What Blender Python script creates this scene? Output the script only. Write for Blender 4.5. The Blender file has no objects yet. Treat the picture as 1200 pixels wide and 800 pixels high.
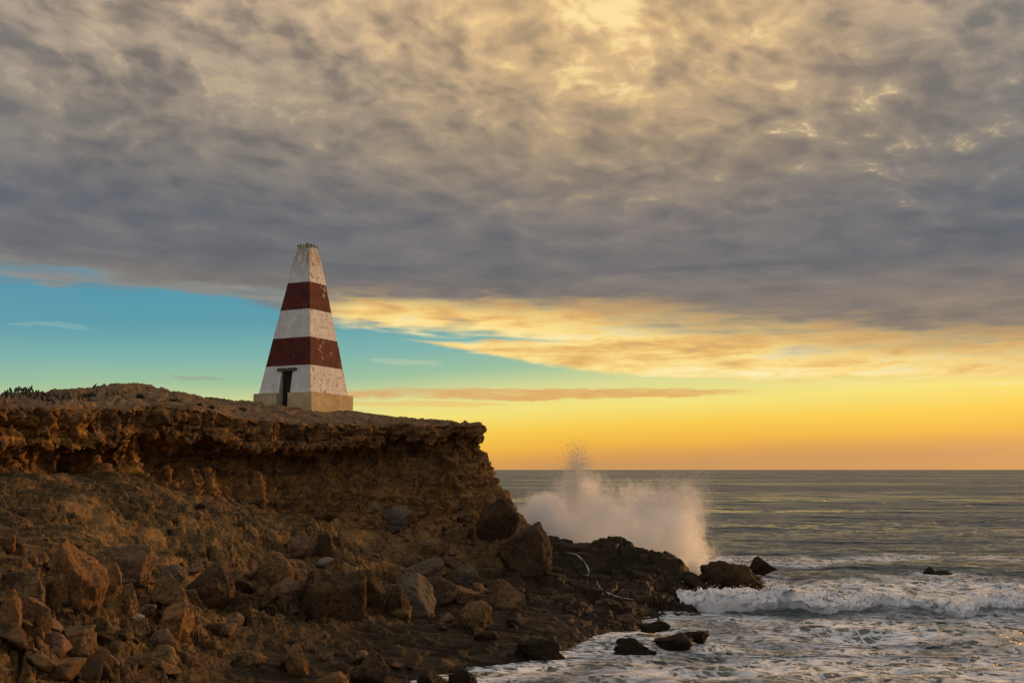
import bpy, bmesh, math, random
import numpy as np
from mathutils import Vector, Matrix
from mathutils.bvhtree import BVHTree

C = bpy.context.scene
COL = C.collection
R = math.radians
rng = np.random.default_rng(7)
random.seed(7)

# ------------------------------------------------------------------ camera, sky, sun, exposure
CAM_Z = 8.0
F_PX = 1200.0                       # focal length in pixels of a 1200 px wide picture (36 mm lens)
TILT = math.atan(150.0 / F_PX)
cam_d = bpy.data.cameras.new('camera')
cam_d.lens = 36; cam_d.sensor_width = 36; cam_d.clip_start = 0.1; cam_d.clip_end = 90000
cam = bpy.data.objects.new('camera', cam_d); COL.objects.link(cam)
cam.location = (0, 0, CAM_Z); cam.rotation_euler = (R(90) + TILT, 0, 0)
C.camera = cam

SUN_AZ, SUN_EL = 49.0, 9.0          # degrees right of the view direction, above the horizon
sun_d = bpy.data.lights.new('sun', 'SUN')
sun_d.energy = 2.7; sun_d.angle = R(4); sun_d.color = (1.0, 0.53, 0.20)
sun = bpy.data.objects.new('sun', sun_d); COL.objects.link(sun)
_s = Vector((math.sin(R(SUN_AZ)) * math.cos(R(SUN_EL)), math.cos(R(SUN_AZ)) * math.cos(R(SUN_EL)), math.sin(R(SUN_EL))))
sun.rotation_euler = _s.to_track_quat('Z', 'Y').to_euler()
sun.location = _s * 200

C.render.engine = 'CYCLES'
C.view_settings.view_transform = 'Standard'; C.view_settings.look = 'None'
C.view_settings.exposure = 0.0; C.view_settings.gamma = 1.0
C.view_settings.use_curve_mapping = False
C.cycles.use_denoising = True
C.cycles.max_bounces = 16; C.cycles.diffuse_bounces = 3; C.cycles.volume_bounces = 16
C.cycles.volume_max_steps = 512; C.cycles.volume_step_rate = 0.3
C.cycles.sample_clamp_indirect = 4.0


def srgb(r, g, b):
    f = lambda c: (c / 255 / 12.92) if c <= 10 else ((c / 255 + 0.055) / 1.055) ** 2.4
    return (f(r), f(g), f(b), 1.0)


# ---- a small node language: N(tree) gives sockets that can be added, multiplied and mixed
class S:
    def __init__(s, nt, sock): s.nt, s.k = nt, sock
    def _m(s, op, o=None, o2=None):
        n = s.nt.nodes.new('ShaderNodeMath'); n.operation = op
        _set(s.nt, n.inputs[0], s)
        if o is not None: _set(s.nt, n.inputs[1], o)
        if o2 is not None: _set(s.nt, n.inputs[2], o2)
        return S(s.nt, n.outputs[0])
    def __add__(s, o): return s._m('ADD', o)
    __radd__ = __add__
    def __sub__(s, o): return s._m('SUBTRACT', o)
    def __rsub__(s, o): return (s * -1.0) + o
    def __mul__(s, o): return s._m('MULTIPLY', o)
    __rmul__ = __mul__
    def __truediv__(s, o): return s._m('DIVIDE', o)
    def max(s, o): return s._m('MAXIMUM', o)
    def min(s, o): return s._m('MINIMUM', o)
    def pow(s, o): return s._m('POWER', o)
    def abs(s): return s._m('ABSOLUTE')


def _set(nt, inp, v):
    if isinstance(v, S): nt.links.new(v.k, inp)
    else: inp.default_value = v


class N:
    def __init__(s, nt): s.nt = nt
    def new(s, t, **kw):
        n = s.nt.nodes.new(t)
        for k, v in kw.items(): setattr(n, k, v)
        return n
    def sep(s, v):
        n = s.new('ShaderNodeSeparateXYZ'); _set(s.nt, n.inputs[0], v)
        return [S(s.nt, o) for o in n.outputs]
    def comb(s, x, y, z):
        n = s.new('ShaderNodeCombineXYZ')
        for i, v in zip(n.inputs, (x, y, z)): _set(s.nt, i, v)
        return S(s.nt, n.outputs[0])
    def vmul(s, v, xyz):
        n = s.new('ShaderNodeVectorMath', operation='MULTIPLY'); _set(s.nt, n.inputs[0], v); _set(s.nt, n.inputs[1], xyz)
        return S(s.nt, n.outputs[0])
    def vadd(s, v, xyz):
        n = s.new('ShaderNodeVectorMath', operation='ADD'); _set(s.nt, n.inputs[0], v); _set(s.nt, n.inputs[1], xyz)
        return S(s.nt, n.outputs[0])
    def noise(s, v, scale=1.0, detail=4.0, rough=0.55, dist=0.0, color=False, lac=2.0):
        n = s.new('ShaderNodeTexNoise'); _set(s.nt, n.inputs['Vector'], v)
        n.inputs['Scale'].default_value = scale; n.inputs['Detail'].default_value = detail
        n.inputs['Roughness'].default_value = rough; n.inputs['Distortion'].default_value = dist
        n.inputs['Lacunarity'].default_value = lac
        return S(s.nt, n.outputs[1 if color else 0])
    def voro(s, v, scale=1.0, feature='F1', rnd=1.0, smooth=None):
        n = s.new('ShaderNodeTexVoronoi', feature=feature); _set(s.nt, n.inputs['Vector'], v)
        n.inputs['Scale'].default_value = scale; n.inputs['Randomness'].default_value = rnd
        if smooth is not None: n.inputs['Smoothness'].default_value = smooth
        return S(s.nt, n.outputs['Distance'])
    def step(s, v, a, b, lo=0.0, hi=1.0, smooth=True):
        n = s.new('ShaderNodeMapRange', interpolation_type='SMOOTHSTEP' if smooth else 'LINEAR')
        for i, x in enumerate((v, a, b, lo, hi)): _set(s.nt, n.inputs[i], x)
        return S(s.nt, n.outputs[0])
    def mix(s, f, a, b, blend='MIX'):
        n = s.new('ShaderNodeMix', data_type='RGBA', blend_type=blend)
        _set(s.nt, n.inputs[0], f); _set(s.nt, n.inputs[6], a); _set(s.nt, n.inputs[7], b)
        return S(s.nt, n.outputs[2])
    def ramp(s, f, pts, interp='LINEAR'):
        n = s.new('ShaderNodeValToRGB'); _set(s.nt, n.inputs[0], f)
        cr = n.color_ramp; cr.interpolation = interp
        while len(cr.elements) < len(pts): cr.elements.new(0.5)
        for e, (p, c) in zip(cr.elements, pts):
            e.position = p; e.color = c if len(c) == 4 else (*c, 1)
        return S(s.nt, n.outputs[0])
    def bump(s, h, strength=0.5, dist=0.1, normal=None):
        n = s.new('ShaderNodeBump'); _set(s.nt, n.inputs['Height'], h)
        n.inputs['Strength'].default_value = strength; n.inputs['Distance'].default_value = dist
        if normal: _set(s.nt, n.inputs['Normal'], normal)
        return S(s.nt, n.outputs[0])
    def attr(s, name):
        n = s.new('ShaderNodeAttribute', attribute_name=name)
        return S(s.nt, n.outputs['Fac'])


def G(v): return (v, v, v, 1)


# ------------------------------------------------------------------ sky
def build_world():
    w = bpy.data.worlds.new('World'); C.world = w; w.use_nodes = True
    nt = w.node_tree; nt.nodes.clear(); n = N(nt)
    tc = n.new('ShaderNodeTexCoord')
    d = S(nt, tc.outputs['Generated'])
    x, y, z = n.sep(d)
    el = z.max(-1.0).min(1.0)._m('ARCSINE') * (180 / math.pi)
    az = x._m('ARCTAN2', y) * (180 / math.pi)
    # clear sky: gold on the horizon up to teal, warmer towards the sunset
    warp = n.noise(n.comb(az * 0.05, el * 0.3, 0.0), 1.0, 2.0)
    azc = az.max(-60.0).min(60.0)
    elp = el - azc * 0.036 + n.step(az, 6.0, -14.0, 0.0, 0.75) + (warp - 0.5) * 0.9
    clear = n.ramp(elp / 16.0, [(0.0, srgb(206, 150, 92)), (0.035, srgb(222, 160, 82)), (0.075, srgb(243, 180, 68)), (0.14, srgb(250, 205, 76)),
                                (0.215, srgb(247, 227, 122)), (0.29, srgb(222, 220, 146)), (0.37, srgb(158, 194, 158)), (0.46, srgb(126, 180, 172)),
                                (0.57, srgb(92, 158, 172)), (0.75, srgb(80, 148, 174)), (1.0, srgb(70, 135, 170))])
    sky = n.new('ShaderNodeTexSky', sky_type='NISHITA', sun_disc=False)
    sky.sun_elevation = R(SUN_EL); sky.sun_rotation = R(SUN_AZ)
    nish = n.mix(1.0, S(nt, sky.outputs[0]), G(0.09), 'MULTIPLY')
    clear = n.mix(0.06, clear, nish)
    # --- the cloud deck: a level sheet seen from below, so its clumps shrink and flatten towards the horizon
    vv = el - el.max(3.5).pow(-1.0) * 230.0
    rot = n.comb(az + vv * 0.18, vv * 1.12, 0.0)
    wv = n.noise(rot, 0.11, 3.0, 0.5, color=True)
    rotw = n.vadd(rot, n.vmul(n.vadd(wv, (-.5, -.5, 0)), (5.0, 3.0, 0.0)))
    wv2 = n.noise(rot, 0.55, 3.0, 0.55, color=True)
    rotw = n.vadd(rotw, n.vmul(n.vadd(wv2, (-.5, -.5, 0)), (1.0, 1.0, 0.0)))
    big = n.noise(rotw, 0.070, 3.0, 0.5)
    mid = n.noise(rotw, 0.19, 4.0, 0.5)
    clump = n.noise(rotw, 0.42, 5.0, 0.58)
    tiny = n.noise(rotw, 1.05, 4.0, 0.6)
    dap = n.voro(rotw, 0.85, 'SMOOTH_F1', 1.0, 0.45)
    cell = n.voro(rotw, 0.40, 'SMOOTH_F1', 1.0, 0.7)
    streak = n.noise(n.comb(az * 0.055, el * 0.85, 3.7), 1.0, 5.0, 0.58, 0.6)
    fine = n.noise(n.comb(az * 0.30, el * 1.5, 8.1), 1.0, 5.0, 0.6, 0.3)
    # lower edge of the deck by azimuth (degrees): high on the left, low on the right
    azn = (az + 30.0) / 60.0
    edge = n.ramp(azn, [(0.0, G(.101)), (0.07, G(.099)), (0.18, G(.093)), (0.27, G(.084)), (0.32, G(.081)), (0.37, G(.078)), (0.46, G(.0765)), (0.53, G(.073)), (0.62, G(.059)), (0.72, G(.050)),
                        (0.85, G(.046)), (1.0, G(.042))]) * 100.0
    dedge = n.ramp(azn, [(0.0, G(.103)), (0.2, G(.095)), (0.32, G(.090)), (0.45, G(.0885)), (0.58, G(.083)), (0.7, G(.072)), (0.85, G(.063)), (1.0, G(.056))]) * 100.0
    ew = (streak - 0.5) * 2.6 + (fine - 0.5) * 1.4
    mask = n.step(el + ew + (mid - 0.5) * 1.8 * n.step(az, -8.0, -14.0) - edge, -0.25, 0.50)
    band_c = (az + 6.0) * -0.078 + 7.15
    band_w = ((az + 6.6) * 0.095).max(0.0).min(1.0)
    mask2 = n.step(band_w - (el + (fine - 0.5) * 0.7 + (streak - 0.5) * 0.7 - band_c).abs(), -0.02, 0.30)
    mask = mask.max(mask2 * n.step(az, 22.0, 8.0))
    soft_w = n.step(az, -2.0, 12.0)
    deep = n.step(el + ew * (soft_w * 0.7 + 1.25) + (mid - 0.5) * 1.6 - dedge, soft_w * -0.5 - 0.5, soft_w * 0.6 + 1.1)
    # colours of the deck by height
    t = el / 30.0
    dark = n.ramp(t, [(0.0, srgb(140, 118, 100)), (0.28, srgb(122, 113, 108)), (0.36, srgb(97, 99, 105)), (0.46, srgb(92, 97, 107)), (0.58, srgb(110, 107, 106)),
                      (0.72, srgb(122, 115, 109)), (0.88, srgb(140, 127, 113)), (1.0, srgb(147, 131, 115))])
    lite = n.ramp(t, [(0.0, srgb(200, 160, 110)), (0.30, srgb(150, 136, 122)), (0.38, srgb(122, 120, 122)), (0.48, srgb(126, 123, 122)), (0.60, srgb(148, 138, 126)),
                      (0.74, srgb(180, 160, 139)), (0.88, srgb(206, 179, 148)), (1.0, srgb(212, 184, 152))])
    shade = (mid - 0.5) * 1.9 + (clump - 0.5) * 1.6 + (big - 0.5) * 1.2 + (cell - 0.42) * 1.0 + (tiny - 0.5) * n.step(el, 12.0, 20.0, 0.2, 0.6) + (dap - 0.40) * n.step(el, 11.0, 18.0, 0.15, 0.62) + 0.42
    shade = (shade - 0.45) * n.step(el, 10.0, 23.0, 0.34, 0.90) + 0.45
    shade = shade + (streak - 0.5) * n.step(el, 17.0, 9.0, 0.0, 1.1)
    cloud = n.mix(n.step(shade, 0.0, 1.0), dark, lite)
    # where the sheet is thin the sun behind it shows: one glow high up right of centre, and breaks over the right half
    gx, gy = (az - 6.0) / 12.5, (el - 27.0) / 8.5
    g = (gx * gx + gy * gy)
    glow = (g * -0.85)._m('EXPONENT')
    bx, by = (az - 20.0) / 10.0, (el - 17.0) / 4.0
    brk = ((bx * bx + by * by) * -1.0)._m('EXPONENT')
    cx, cy = (az + 16.0) / 12.0, (el - 20.0) / 6.0
    brl = ((cx * cx + cy * cy) * -1.0)._m('EXPONENT')
    thin = n.step(shade + (clump - 0.5) * 1.2, 0.62, 1.45)
    rim = n.step(shade + (clump - 0.5) * 1.2 + (tiny - .5) * .8, 0.86, 1.22)
    cloud = n.mix((thin * (glow * 0.95 + brk * 0.30)).min(1.0), cloud, srgb(250, 214, 142))
    cloud = n.mix((glow * n.step(shade, -0.1, 0.9, 0.35, 0.75)).min(1.0), cloud, srgb(243, 198, 132))
    cloud = n.mix((rim * (brk * 0.72 + brl * 0.12 + 0.03)).min(1.0), cloud, srgb(244, 222, 170))
    hot = n.step(glow * 0.9 + (shade - 0.5) * 0.75 + (clump - .5) * .8, 0.80, 1.40)
    cloud = n.mix(hot * 0.88, cloud, srgb(255, 228, 164))
    # cool slate tint at far right high up
    cloud = n.mix(n.step(az + el * 0.7, 30.0, 46.0) * 0.35, cloud, srgb(112, 120, 126))
    # gilded fringe below the dark deck
    gold = n.ramp((streak * 0.6 + fine * 0.55 - 0.08).min(1.0).max(0.0), [(0.27, srgb(168, 144, 118)), (0.41, srgb(230, 182, 110)), (0.52, srgb(252, 220, 138)), (0.66, srgb(255, 242, 190))])
    pale = n.ramp(streak, [(0.35, srgb(116, 126, 130)), (0.75, srgb(184, 178, 158))])
    gold = n.mix(n.step(az, -13.0, -8.5, 1.0, 0.0), gold, pale)
    cloud = n.mix(deep, gold, cloud)
    out = n.mix(mask, clear, cloud)
    # one flat orange bar of cloud low over the sea, and small shreds on the left
    def bar(az0, wa, el0, we, k):
        a, b = (az - az0) / wa, (el + (fine - 0.5) * 0.8 - el0) / we
        return n.step((a * a + b * b) + (streak - 0.5) * 2.2, 0.5, 1.15, 1.0, 0.0) * k
    out = n.mix(bar(1.2, 12.5, 4.18, 0.34, 0.74) * n.step(fine + streak * .5, 0.55, 0.85, 0.45, 1.0), out, srgb(222, 154, 92))
    out = n.mix(bar(-6.0, 6.0, 3.6, 0.16, 0.45), out, srgb(240, 180, 100))
    out = n.mix(bar(-17.0, 1.9, 4.85, 0.10, 0.40), out, srgb(150, 150, 130))
    out = n.mix(bar(-24.5, 2.0, 7.3, 0.13, 0.18), out, srgb(190, 205, 190))
    out = n.mix(bar(-5.8, 2.2, 5.95, 0.15, 0.26), out, srgb(214, 214, 176))
    out = n.mix(bar(-26.0, 7.0, 9.7, 0.5, 0.42), out, srgb(120, 132, 140))
    # away from the sunset the sky dims
    side = (az - SUN_AZ)._m('MULTIPLY', math.pi / 180)._m('COSINE')
    dim = n.step(side, -1.0, 0.45, 0.96, 1.0)
    away = n.step(side, -0.2, 0.35, 1.0, 0.0)
    out = n.mix(away * n.step(el, 1.0, 12.0, 0.75, 0.55), out, srgb(150, 158, 174))
    out = n.mix(1.0, out, n.comb(dim, dim, dim), 'MULTIPLY')
    # overhead, beyond the picture, the sheet stays an even grey
    over = n.step(el, 32.0, 50.0)
    out = n.mix(over, out, srgb(180, 176, 174))
    below = n.step(el, -0.2, -0.05, 1.0, 0.0)
    out = n.mix(below, out, srgb(70, 70, 64))
    bg = n.new('ShaderNodeBackground'); _set(nt, bg.inputs[0], out); bg.inputs[1].default_value = 1.0
    o = n.new('ShaderNodeOutputWorld'); nt.links.new(bg.outputs[0], o.inputs[0])
    w.cycles.sampling_method = 'MANUAL'; w.cycles.sample_map_resolution = 1024


build_world()

# ------------------------------------------------------------------ numeric noise
_perm = rng.permutation(4096).astype(np.int64)
_g3 = rng.normal(size=(4096, 3)).astype(np.float32); _g3 /= np.linalg.norm(_g3, axis=1)[:, None]
_r4 = rng.random((4096, 4)).astype(np.float32)


def _h(ix, iy, iz): return _perm[(_perm[(_perm[ix & 4095] + iy) & 4095] + iz) & 4095]


def perlin(p):
    p = np.asarray(p, np.float32); i = np.floor(p).astype(np.int64); f = p - i
    u = f * f * f * (f * (f * 6 - 15) + 10)
    out = np.zeros(len(p), np.float32)
    for dx in (0, 1):
        wx = u[:, 0] if dx else 1 - u[:, 0]
        for dy in (0, 1):
            wy = u[:, 1] if dy else 1 - u[:, 1]
            for dz in (0, 1):
                wz = u[:, 2] if dz else 1 - u[:, 2]
                g = _g3[_h(i[:, 0] + dx, i[:, 1] + dy, i[:, 2] + dz)]
                out += wx * wy * wz * (g[:, 0] * (f[:, 0] - dx) + g[:, 1] * (f[:, 1] - dy) + g[:, 2] * (f[:, 2] - dz))
    return out * 1.5


def fbm(p, o=4, gain=0.5, lac=2.03):
    p = np.asarray(p, np.float32); s = 0; a = 1.0
    for k in range(o):
        s = s + a * perlin(p + 17.3 * k); p = p * lac; a *= gain
    return s


def billow(p, o=4, gain=0.5, lac=2.03):
    p = np.asarray(p, np.float32); s = 0; a = 1.0
    for k in range(o):
        s = s + a * np.abs(perlin(p + 31.7 * k)); p = p * lac; a *= gain
    return s


def voro2(x, y, seed=0):
    ix, iy = np.floor(x).astype(np.int64), np.floor(y).astype(np.int64)
    F1 = np.full(len(x), 9.0, np.float32); F2 = F1.copy(); ID = np.zeros(len(x), np.int64)
    DX = np.zeros(len(x), np.float32); DY = DX.copy()
    for a in (-1, 0, 1):
        for b in (-1, 0, 1):
            h = _h(ix + a, iy + b, np.full_like(ix, seed)); r = _r4[h]
            dx = x - (ix + a + r[:, 0]); dy = y - (iy + b + r[:, 1]); dd = np.sqrt(dx * dx + dy * dy)
            c = dd < F1
            F2 = np.where(c, F1, np.minimum(F2, dd)); ID = np.where(c, h, ID)
            DX = np.where(c, dx, DX); DY = np.where(c, dy, DY); F1 = np.where(c, dd, F1)
    return F1, F2, ID, DX, DY


def sstep(a, b, x):
    t = np.clip((x - a) / (b - a), 0, 1); return t * t * (3 - 2 * t)


def P3(x, y, z, s): return np.stack([x * s, y * s, z * s], 1)


class RBF:                                                   # thin-plate surface through scattered heights
    def __init__(s, pts, smooth=0.0):
        p = np.array(pts, float); s.c = p[:, :2]; n = len(p)
        K = s.k(np.linalg.norm(s.c[:, None] - s.c[None], axis=2)) + np.eye(n) * smooth
        Pm = np.c_[np.ones(n), s.c]
        A = np.block([[K, Pm], [Pm.T, np.zeros((3, 3))]])
        s.w = np.linalg.solve(A, np.r_[p[:, 2], 0, 0, 0])
    @staticmethod
    def k(r): return np.where(r > 1e-9, r * r * np.log(np.maximum(r, 1e-9)), 0.0)
    def __call__(s, x, y):
        x = np.asarray(x, float).ravel(); y = np.asarray(y, float).ravel(); out = np.empty(len(x))
        for a in range(0, len(x), 60000):
            q = np.c_[x[a:a + 60000], y[a:a + 60000]]
            r = np.sqrt(((q[:, None] - s.c[None]) ** 2).sum(2))
            out[a:a + 60000] = s.k(r) @ s.w[:len(s.c)] + s.w[len(s.c)] + q @ s.w[-2:]
        return out


def ray(px, py):                                             # direction of a picture point, y forward = 1 on the lens axis
    u, v = (px - 600) / F_PX, (400 - py) / F_PX
    return Vector((u, math.cos(TILT) - v * math.sin(TILT), math.sin(TILT) + v * math.cos(TILT)))


def at(px, py, Y):
    d = ray(px, py); return Vector((0, 0, CAM_Z)) + d * (Y / d.y)


# ------------------------------------------------------------------ mesh helpers
def mesh_np(name, V, quads=None, tris=None, smooth=True):
    me = bpy.data.meshes.new(name)
    V = np.asarray(V, np.float32)
    me.vertices.add(len(V)); me.vertices.foreach_set('co', V.ravel())
    idx, st, tot = [], [], []
    o = 0
    if quads is not None and len(quads):
        quads = np.asarray(quads, np.int32); idx.append(quads.ravel()); st.append(np.arange(len(quads)) * 4); tot.append(np.full(len(quads), 4)); o = len(quads) * 4
    if tris is not None and len(tris):
        tris = np.asarray(tris, np.int32); idx.append(tris.ravel()); st.append(o + np.arange(len(tris)) * 3); tot.append(np.full(len(tris), 3))
    idx = np.concatenate(idx).astype(np.int32); st = np.concatenate(st).astype(np.int32); tot = np.concatenate(tot).astype(np.int32)
    me.loops.add(len(idx)); me.loops.foreach_set('vertex_index', idx)
    me.polygons.add(len(st)); me.polygons.foreach_set('loop_start', st); me.polygons.foreach_set('loop_total', tot)
    me.polygons.foreach_set('use_smooth', np.full(len(st), smooth))
    me.update(calc_edges=True); me.validate()
    return me


def grid_quads(r, c, flip=False):
    i = (np.arange(r - 1)[:, None] * c + np.arange(c - 1)[None]).ravel()
    q = np.stack([i, i + 1, i + 1 + c, i + c], 1)
    return q[:, ::-1] if flip else q


def fattr(me, name, vals):
    a = me.attributes.new(name, 'FLOAT', 'POINT'); a.data.foreach_set('value', np.asarray(vals, np.float32))


def link(name, me, mat=None, parent=None):
    o = bpy.data.objects.new(name, me); COL.objects.link(o)
    if mat: me.materials.append(mat)
    if parent: o.parent = parent
    return o


def tag(o, label=None, cat=None, group=None, kind=None):
    if label: o['label'] = label
    if cat: o['category'] = cat
    if group: o['group'] = group
    if kind: o['kind'] = kind
    return o


def empty(name, loc=(0, 0, 0)):
    o = bpy.data.objects.new(name, None); COL.objects.link(o); o.location = loc; o.empty_display_size = 0.3
    return o


def bm_mesh(name, bm, smooth=False):
    me = bpy.data.meshes.new(name); bm.normal_update(); bm.to_mesh(me); bm.free()
    if smooth: me.polygons.foreach_set('use_smooth', np.full(len(me.polygons), True))
    return me


# ------------------------------------------------------------------ materials
def material(name):
    m = bpy.data.materials.new(name); m.use_nodes = True; nt = m.node_tree; nt.nodes.clear()
    n = N(nt); b = n.new('ShaderNodeBsdfPrincipled'); o = n.new('ShaderNodeOutputMaterial'); nt.links.new(b.outputs[0], o.inputs[0])
    return m, n, b, o


def rock_material(name, c_main, c_alt, c_dark, wet=(1.3, 2.8), ochre=0.0, scale=1.0, strata=0.0, k=1.0):
    m, n, b, o = material(name); nt = n.nt
    g = n.new('ShaderNodeNewGeometry'); pos = S(nt, g.outputs['Position'])
    x, y, z = n.sep(pos)
    p = pos
    n1 = n.noise(p, 0.45 * scale, 5.0, 0.6)
    n2 = n.noise(p, 2.2 * scale, 6.0, 0.62)
    n3 = n.noise(p, 9.0 * scale, 6.0, 0.65)
    pv = n.vmul(p, (0.9, 0.9, 0.22))
    n4 = n.noise(pv, 1.1, 4.0, 0.6, 0.4)
    col = n.mix(n.step(n1 + (n2 - 0.5) * 0.8, 0.38, 0.64), c_main, c_alt)
    if ochre:
        az = x * 0.5 - y * 0.0
        near = n.step(y, 42.0, 66.0, 1.0, 0.25)
        col = n.mix(n.step(n4 + (n3 - 0.5) * 0.45 + (n2 - .5) * .4, 0.46, 0.62) * ochre * near, col, (0.50, 0.240, 0.032, 1))
        col = n.mix(n.step(n.noise(pv, 1.9, 4.0, 0.6, 0.3), 0.54, 0.66) * 0.6, col, (0.060, 0.040, 0.026, 1))
    if strata:
        zz = n.comb(x * 0.06, y * 0.06, z * 3.2 + (n1 - 0.5) * 2.0)
        s = n.noise(zz, 1.0, 4.0, 0.6)
        col = n.mix(n.step(s, 0.48, 0.60) * strata, col, c_dark)
        s2 = n.noise(n.comb(x * 0.10, y * 0.10, z * 9.0 + (n1 - 0.5) * 3.0), 1.0, 3.0, 0.6)
        col = n.mix(n.step(s2 + (n2 - .5) * .5, 0.56, 0.64) * strata * 0.7, col, c_dark)
    col = n.mix(n.step(n3 + (n2 - 0.5) * 1.1, 0.46, 0.64) * 0.85, col, c_dark)
    if name == 'shore_rock':
        hi = n.step(z, 3.6, 5.2)
        col = n.mix(hi * n.step(n.noise(n.vmul(p, (0.7, 1.0, 1.0)), 0.8, 6.0, 0.68), 0.47, 0.60) * 0.85, col, (0.060, 0.050, 0.024, 1))
        col = n.mix(n.step(n.noise(p, 0.23, 4.0, 0.6), 0.55, 0.66) * n.step(z, 2.0, 3.2) * 0.6, col, (0.33, 0.185, 0.065, 1))
    lichen = n.step(n.noise(p, 4.0 * scale, 5.0, 0.7, 0.5), 0.60, 0.72)
    col = n.mix(lichen * 0.42, col, (0.32, 0.255, 0.17, 1))
    col = n.mix(1.0, col, G(k * 0.84), 'MULTIPLY')
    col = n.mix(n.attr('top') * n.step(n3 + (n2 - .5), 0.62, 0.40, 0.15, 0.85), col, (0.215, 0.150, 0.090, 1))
    wv = z + (n1 - 0.5) * 1.6 + (n2 - 0.5) * 0.7 - n.attr('splash') * 2.2
    w = n.step(wv, wet[0], wet[1], 1.0, 0.0)
    col = n.mix(w * 0.90, col, n.mix(n.step(n2, 0.4, 0.6), (0.012, 0.0085, 0.0055, 1), (0.028, 0.019, 0.010, 1)))
    _set(nt, b.inputs['Base Color'], col)
    rough = w * -0.26 + (n3 * 0.16 + 0.84)
    _set(nt, b.inputs['Roughness'], rough.min(1.0))
    b.inputs['Specular IOR Level'].default_value = 0.10
    h = n2 * 0.5 + n3 * 0.35 + n.noise(p, 30.0, 4.0, 0.7) * 0.15
    nb = n.bump(h, 0.9, 0.16)
    pit = n.voro(n.vadd(p, n.vmul(n.noise(p, 6.0, 3.0, color=True), (0.2, 0.2, 0.2))), 5.5, 'F1')
    nb = n.bump(n.step(pit, 0.05, 0.45), 0.55, 0.06, nb)
    _set(nt, b.inputs['Normal'], nb)
    return m


M = {}
M['cliff'] = rock_material('cliff_rock', (0.160, 0.084, 0.034, 1), (0.265, 0.138, 0.050, 1), (0.048, 0.029, 0.016, 1), wet=(-0.5, 1.2), ochre=1.0, strata=0.48, k=1.42)
M['terrain'] = rock_material('shore_rock', (0.135, 0.080, 0.034, 1), (0.225, 0.128, 0.048, 1), (0.036, 0.024, 0.013, 1), wet=(0.7, 3.2), strata=0.3, k=1.25)
M['orange'] = rock_material('orange_boulder', (0.265, 0.135, 0.052, 1), (0.35, 0.182, 0.064, 1), (0.115, 0.064, 0.032, 1), wet=(0.2, 0.9))
M['pink'] = rock_material('pinkish_boulder', (0.215, 0.125, 0.072, 1), (0.28, 0.165, 0.092, 1), (0.11, 0.068, 0.042, 1), wet=(0.2, 0.9))
M['tan'] = rock_material('tan_boulder', (0.20, 0.118, 0.050, 1), (0.28, 0.170, 0.072, 1), (0.075, 0.047, 0.025, 1), wet=(0.2, 1.3))
M['grey'] = rock_material('grey_boulder', (0.155, 0.115, 0.078, 1), (0.22, 0.168, 0.115, 1), (0.08, 0.060, 0.042, 1), wet=(0.1, 0.8))
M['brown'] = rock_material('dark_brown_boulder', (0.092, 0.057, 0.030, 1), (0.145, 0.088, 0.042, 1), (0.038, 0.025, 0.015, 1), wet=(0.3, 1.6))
M['pale'] = rock_material('pale_stone', (0.32, 0.26, 0.19, 1), (0.42, 0.35, 0.26, 1), (0.20, 0.16, 0.11, 1), wet=(-0.5, 0.2))
M['wet'] = rock_material('wet_sea_rock', (0.075, 0.048, 0.026, 1), (0.12, 0.075, 0.036, 1), (0.034, 0.024, 0.015, 1), wet=(0.3, 3.2))

# ------------------------------------------------------------------ terrain: scree, shore platform and the dark ledge
gp = []
for px, py, Y in [(0, 572, 42), (0, 620, 37), (0, 680, 30), (0, 740, 26.5), (0, 800, 24), (150, 562, 50), (150, 620, 43.5), (150, 680, 36.5), (150, 740, 32),
                  (150, 800, 28.5), (300, 603, 57), (300, 645, 50), (300, 700, 43), (300, 760, 38), (300, 800, 35), (400, 626, 60.5), (400, 655, 55), (400, 700, 47.5),
                  (400, 760, 41.5), (400, 800, 36.5), (480, 640, 64), (480, 664, 59.5), (480, 700, 52), (480, 740, 45.5), (480, 785, 40.5), (560, 625, 68.5),
                  (560, 660, 62.5), (560, 705, 54), (560, 745, 47.6), (560, 778, 42.6), (600, 766, 44.2), (640, 755, 46.3), (668, 740, 49.8), (722, 724, 54.2), (600, 606, 71.5), (600, 640, 65.5), (640, 640, 68), (640, 680, 60), (640, 715, 54),
                  (670, 633, 70), (700, 634, 69.5), (730, 638, 69), (760, 643, 68), (787, 650, 67.5), (805, 662, 66.5), (815, 690, 65.2), (700, 668, 64.5), (760, 674, 64.5),
                  (700, 694, 59.6), (755, 698, 60.6), (800, 695, 62.8), (660, 700, 57.5)]:
    p = at(px, py, Y); gp.append((p.x, p.y, p.z))
gp += [(1.2, 42.0, -.5), (-1.2, 40.0, -.45), (-3.6, 37, -.35), (-3, 33, -1.2), (5.9, 52.2, -.45), (8.4, 57.6, -.35), (11, 59.5, -.45), (12.6, 63, -.5), (13.2, 67, -.9), (3.4, 46.5, -.6), (9, 53, -1.1), (14, 58, -1.6),
       (12, 72, -1.0), (8, 74, -.6), (4, 75.5, -.5), (0, 79, -.6), (20, 60, -2.2), (20, 80, -2.2), (10, 80, -1.8), (0, 28, -2.2), (12, 40, -2.2), (22, 45, -2.5), (0, 15, -2.5), (-14, 15, 2.2), (-26, 20, 4.5),
       (-9, 24, 1.0), (-6, 30, 0.2), (-32, 30, 6.5), (-26, 50, 7.4), (-19, 62, 6.8), (-11, 70, 5.2), (-5, 75, 4.0), (-3, 84, -.5), (-10, 95, -.5), (-30, 95, 3), (-42, 60, 8), (-42, 20, 6), (0, 92, -2.5)]
zbase = RBF(gp, 0.02)


def ledge_mask(x, y): return sstep(-0.5, 2.5, x) * sstep(52, 56, y)


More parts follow.
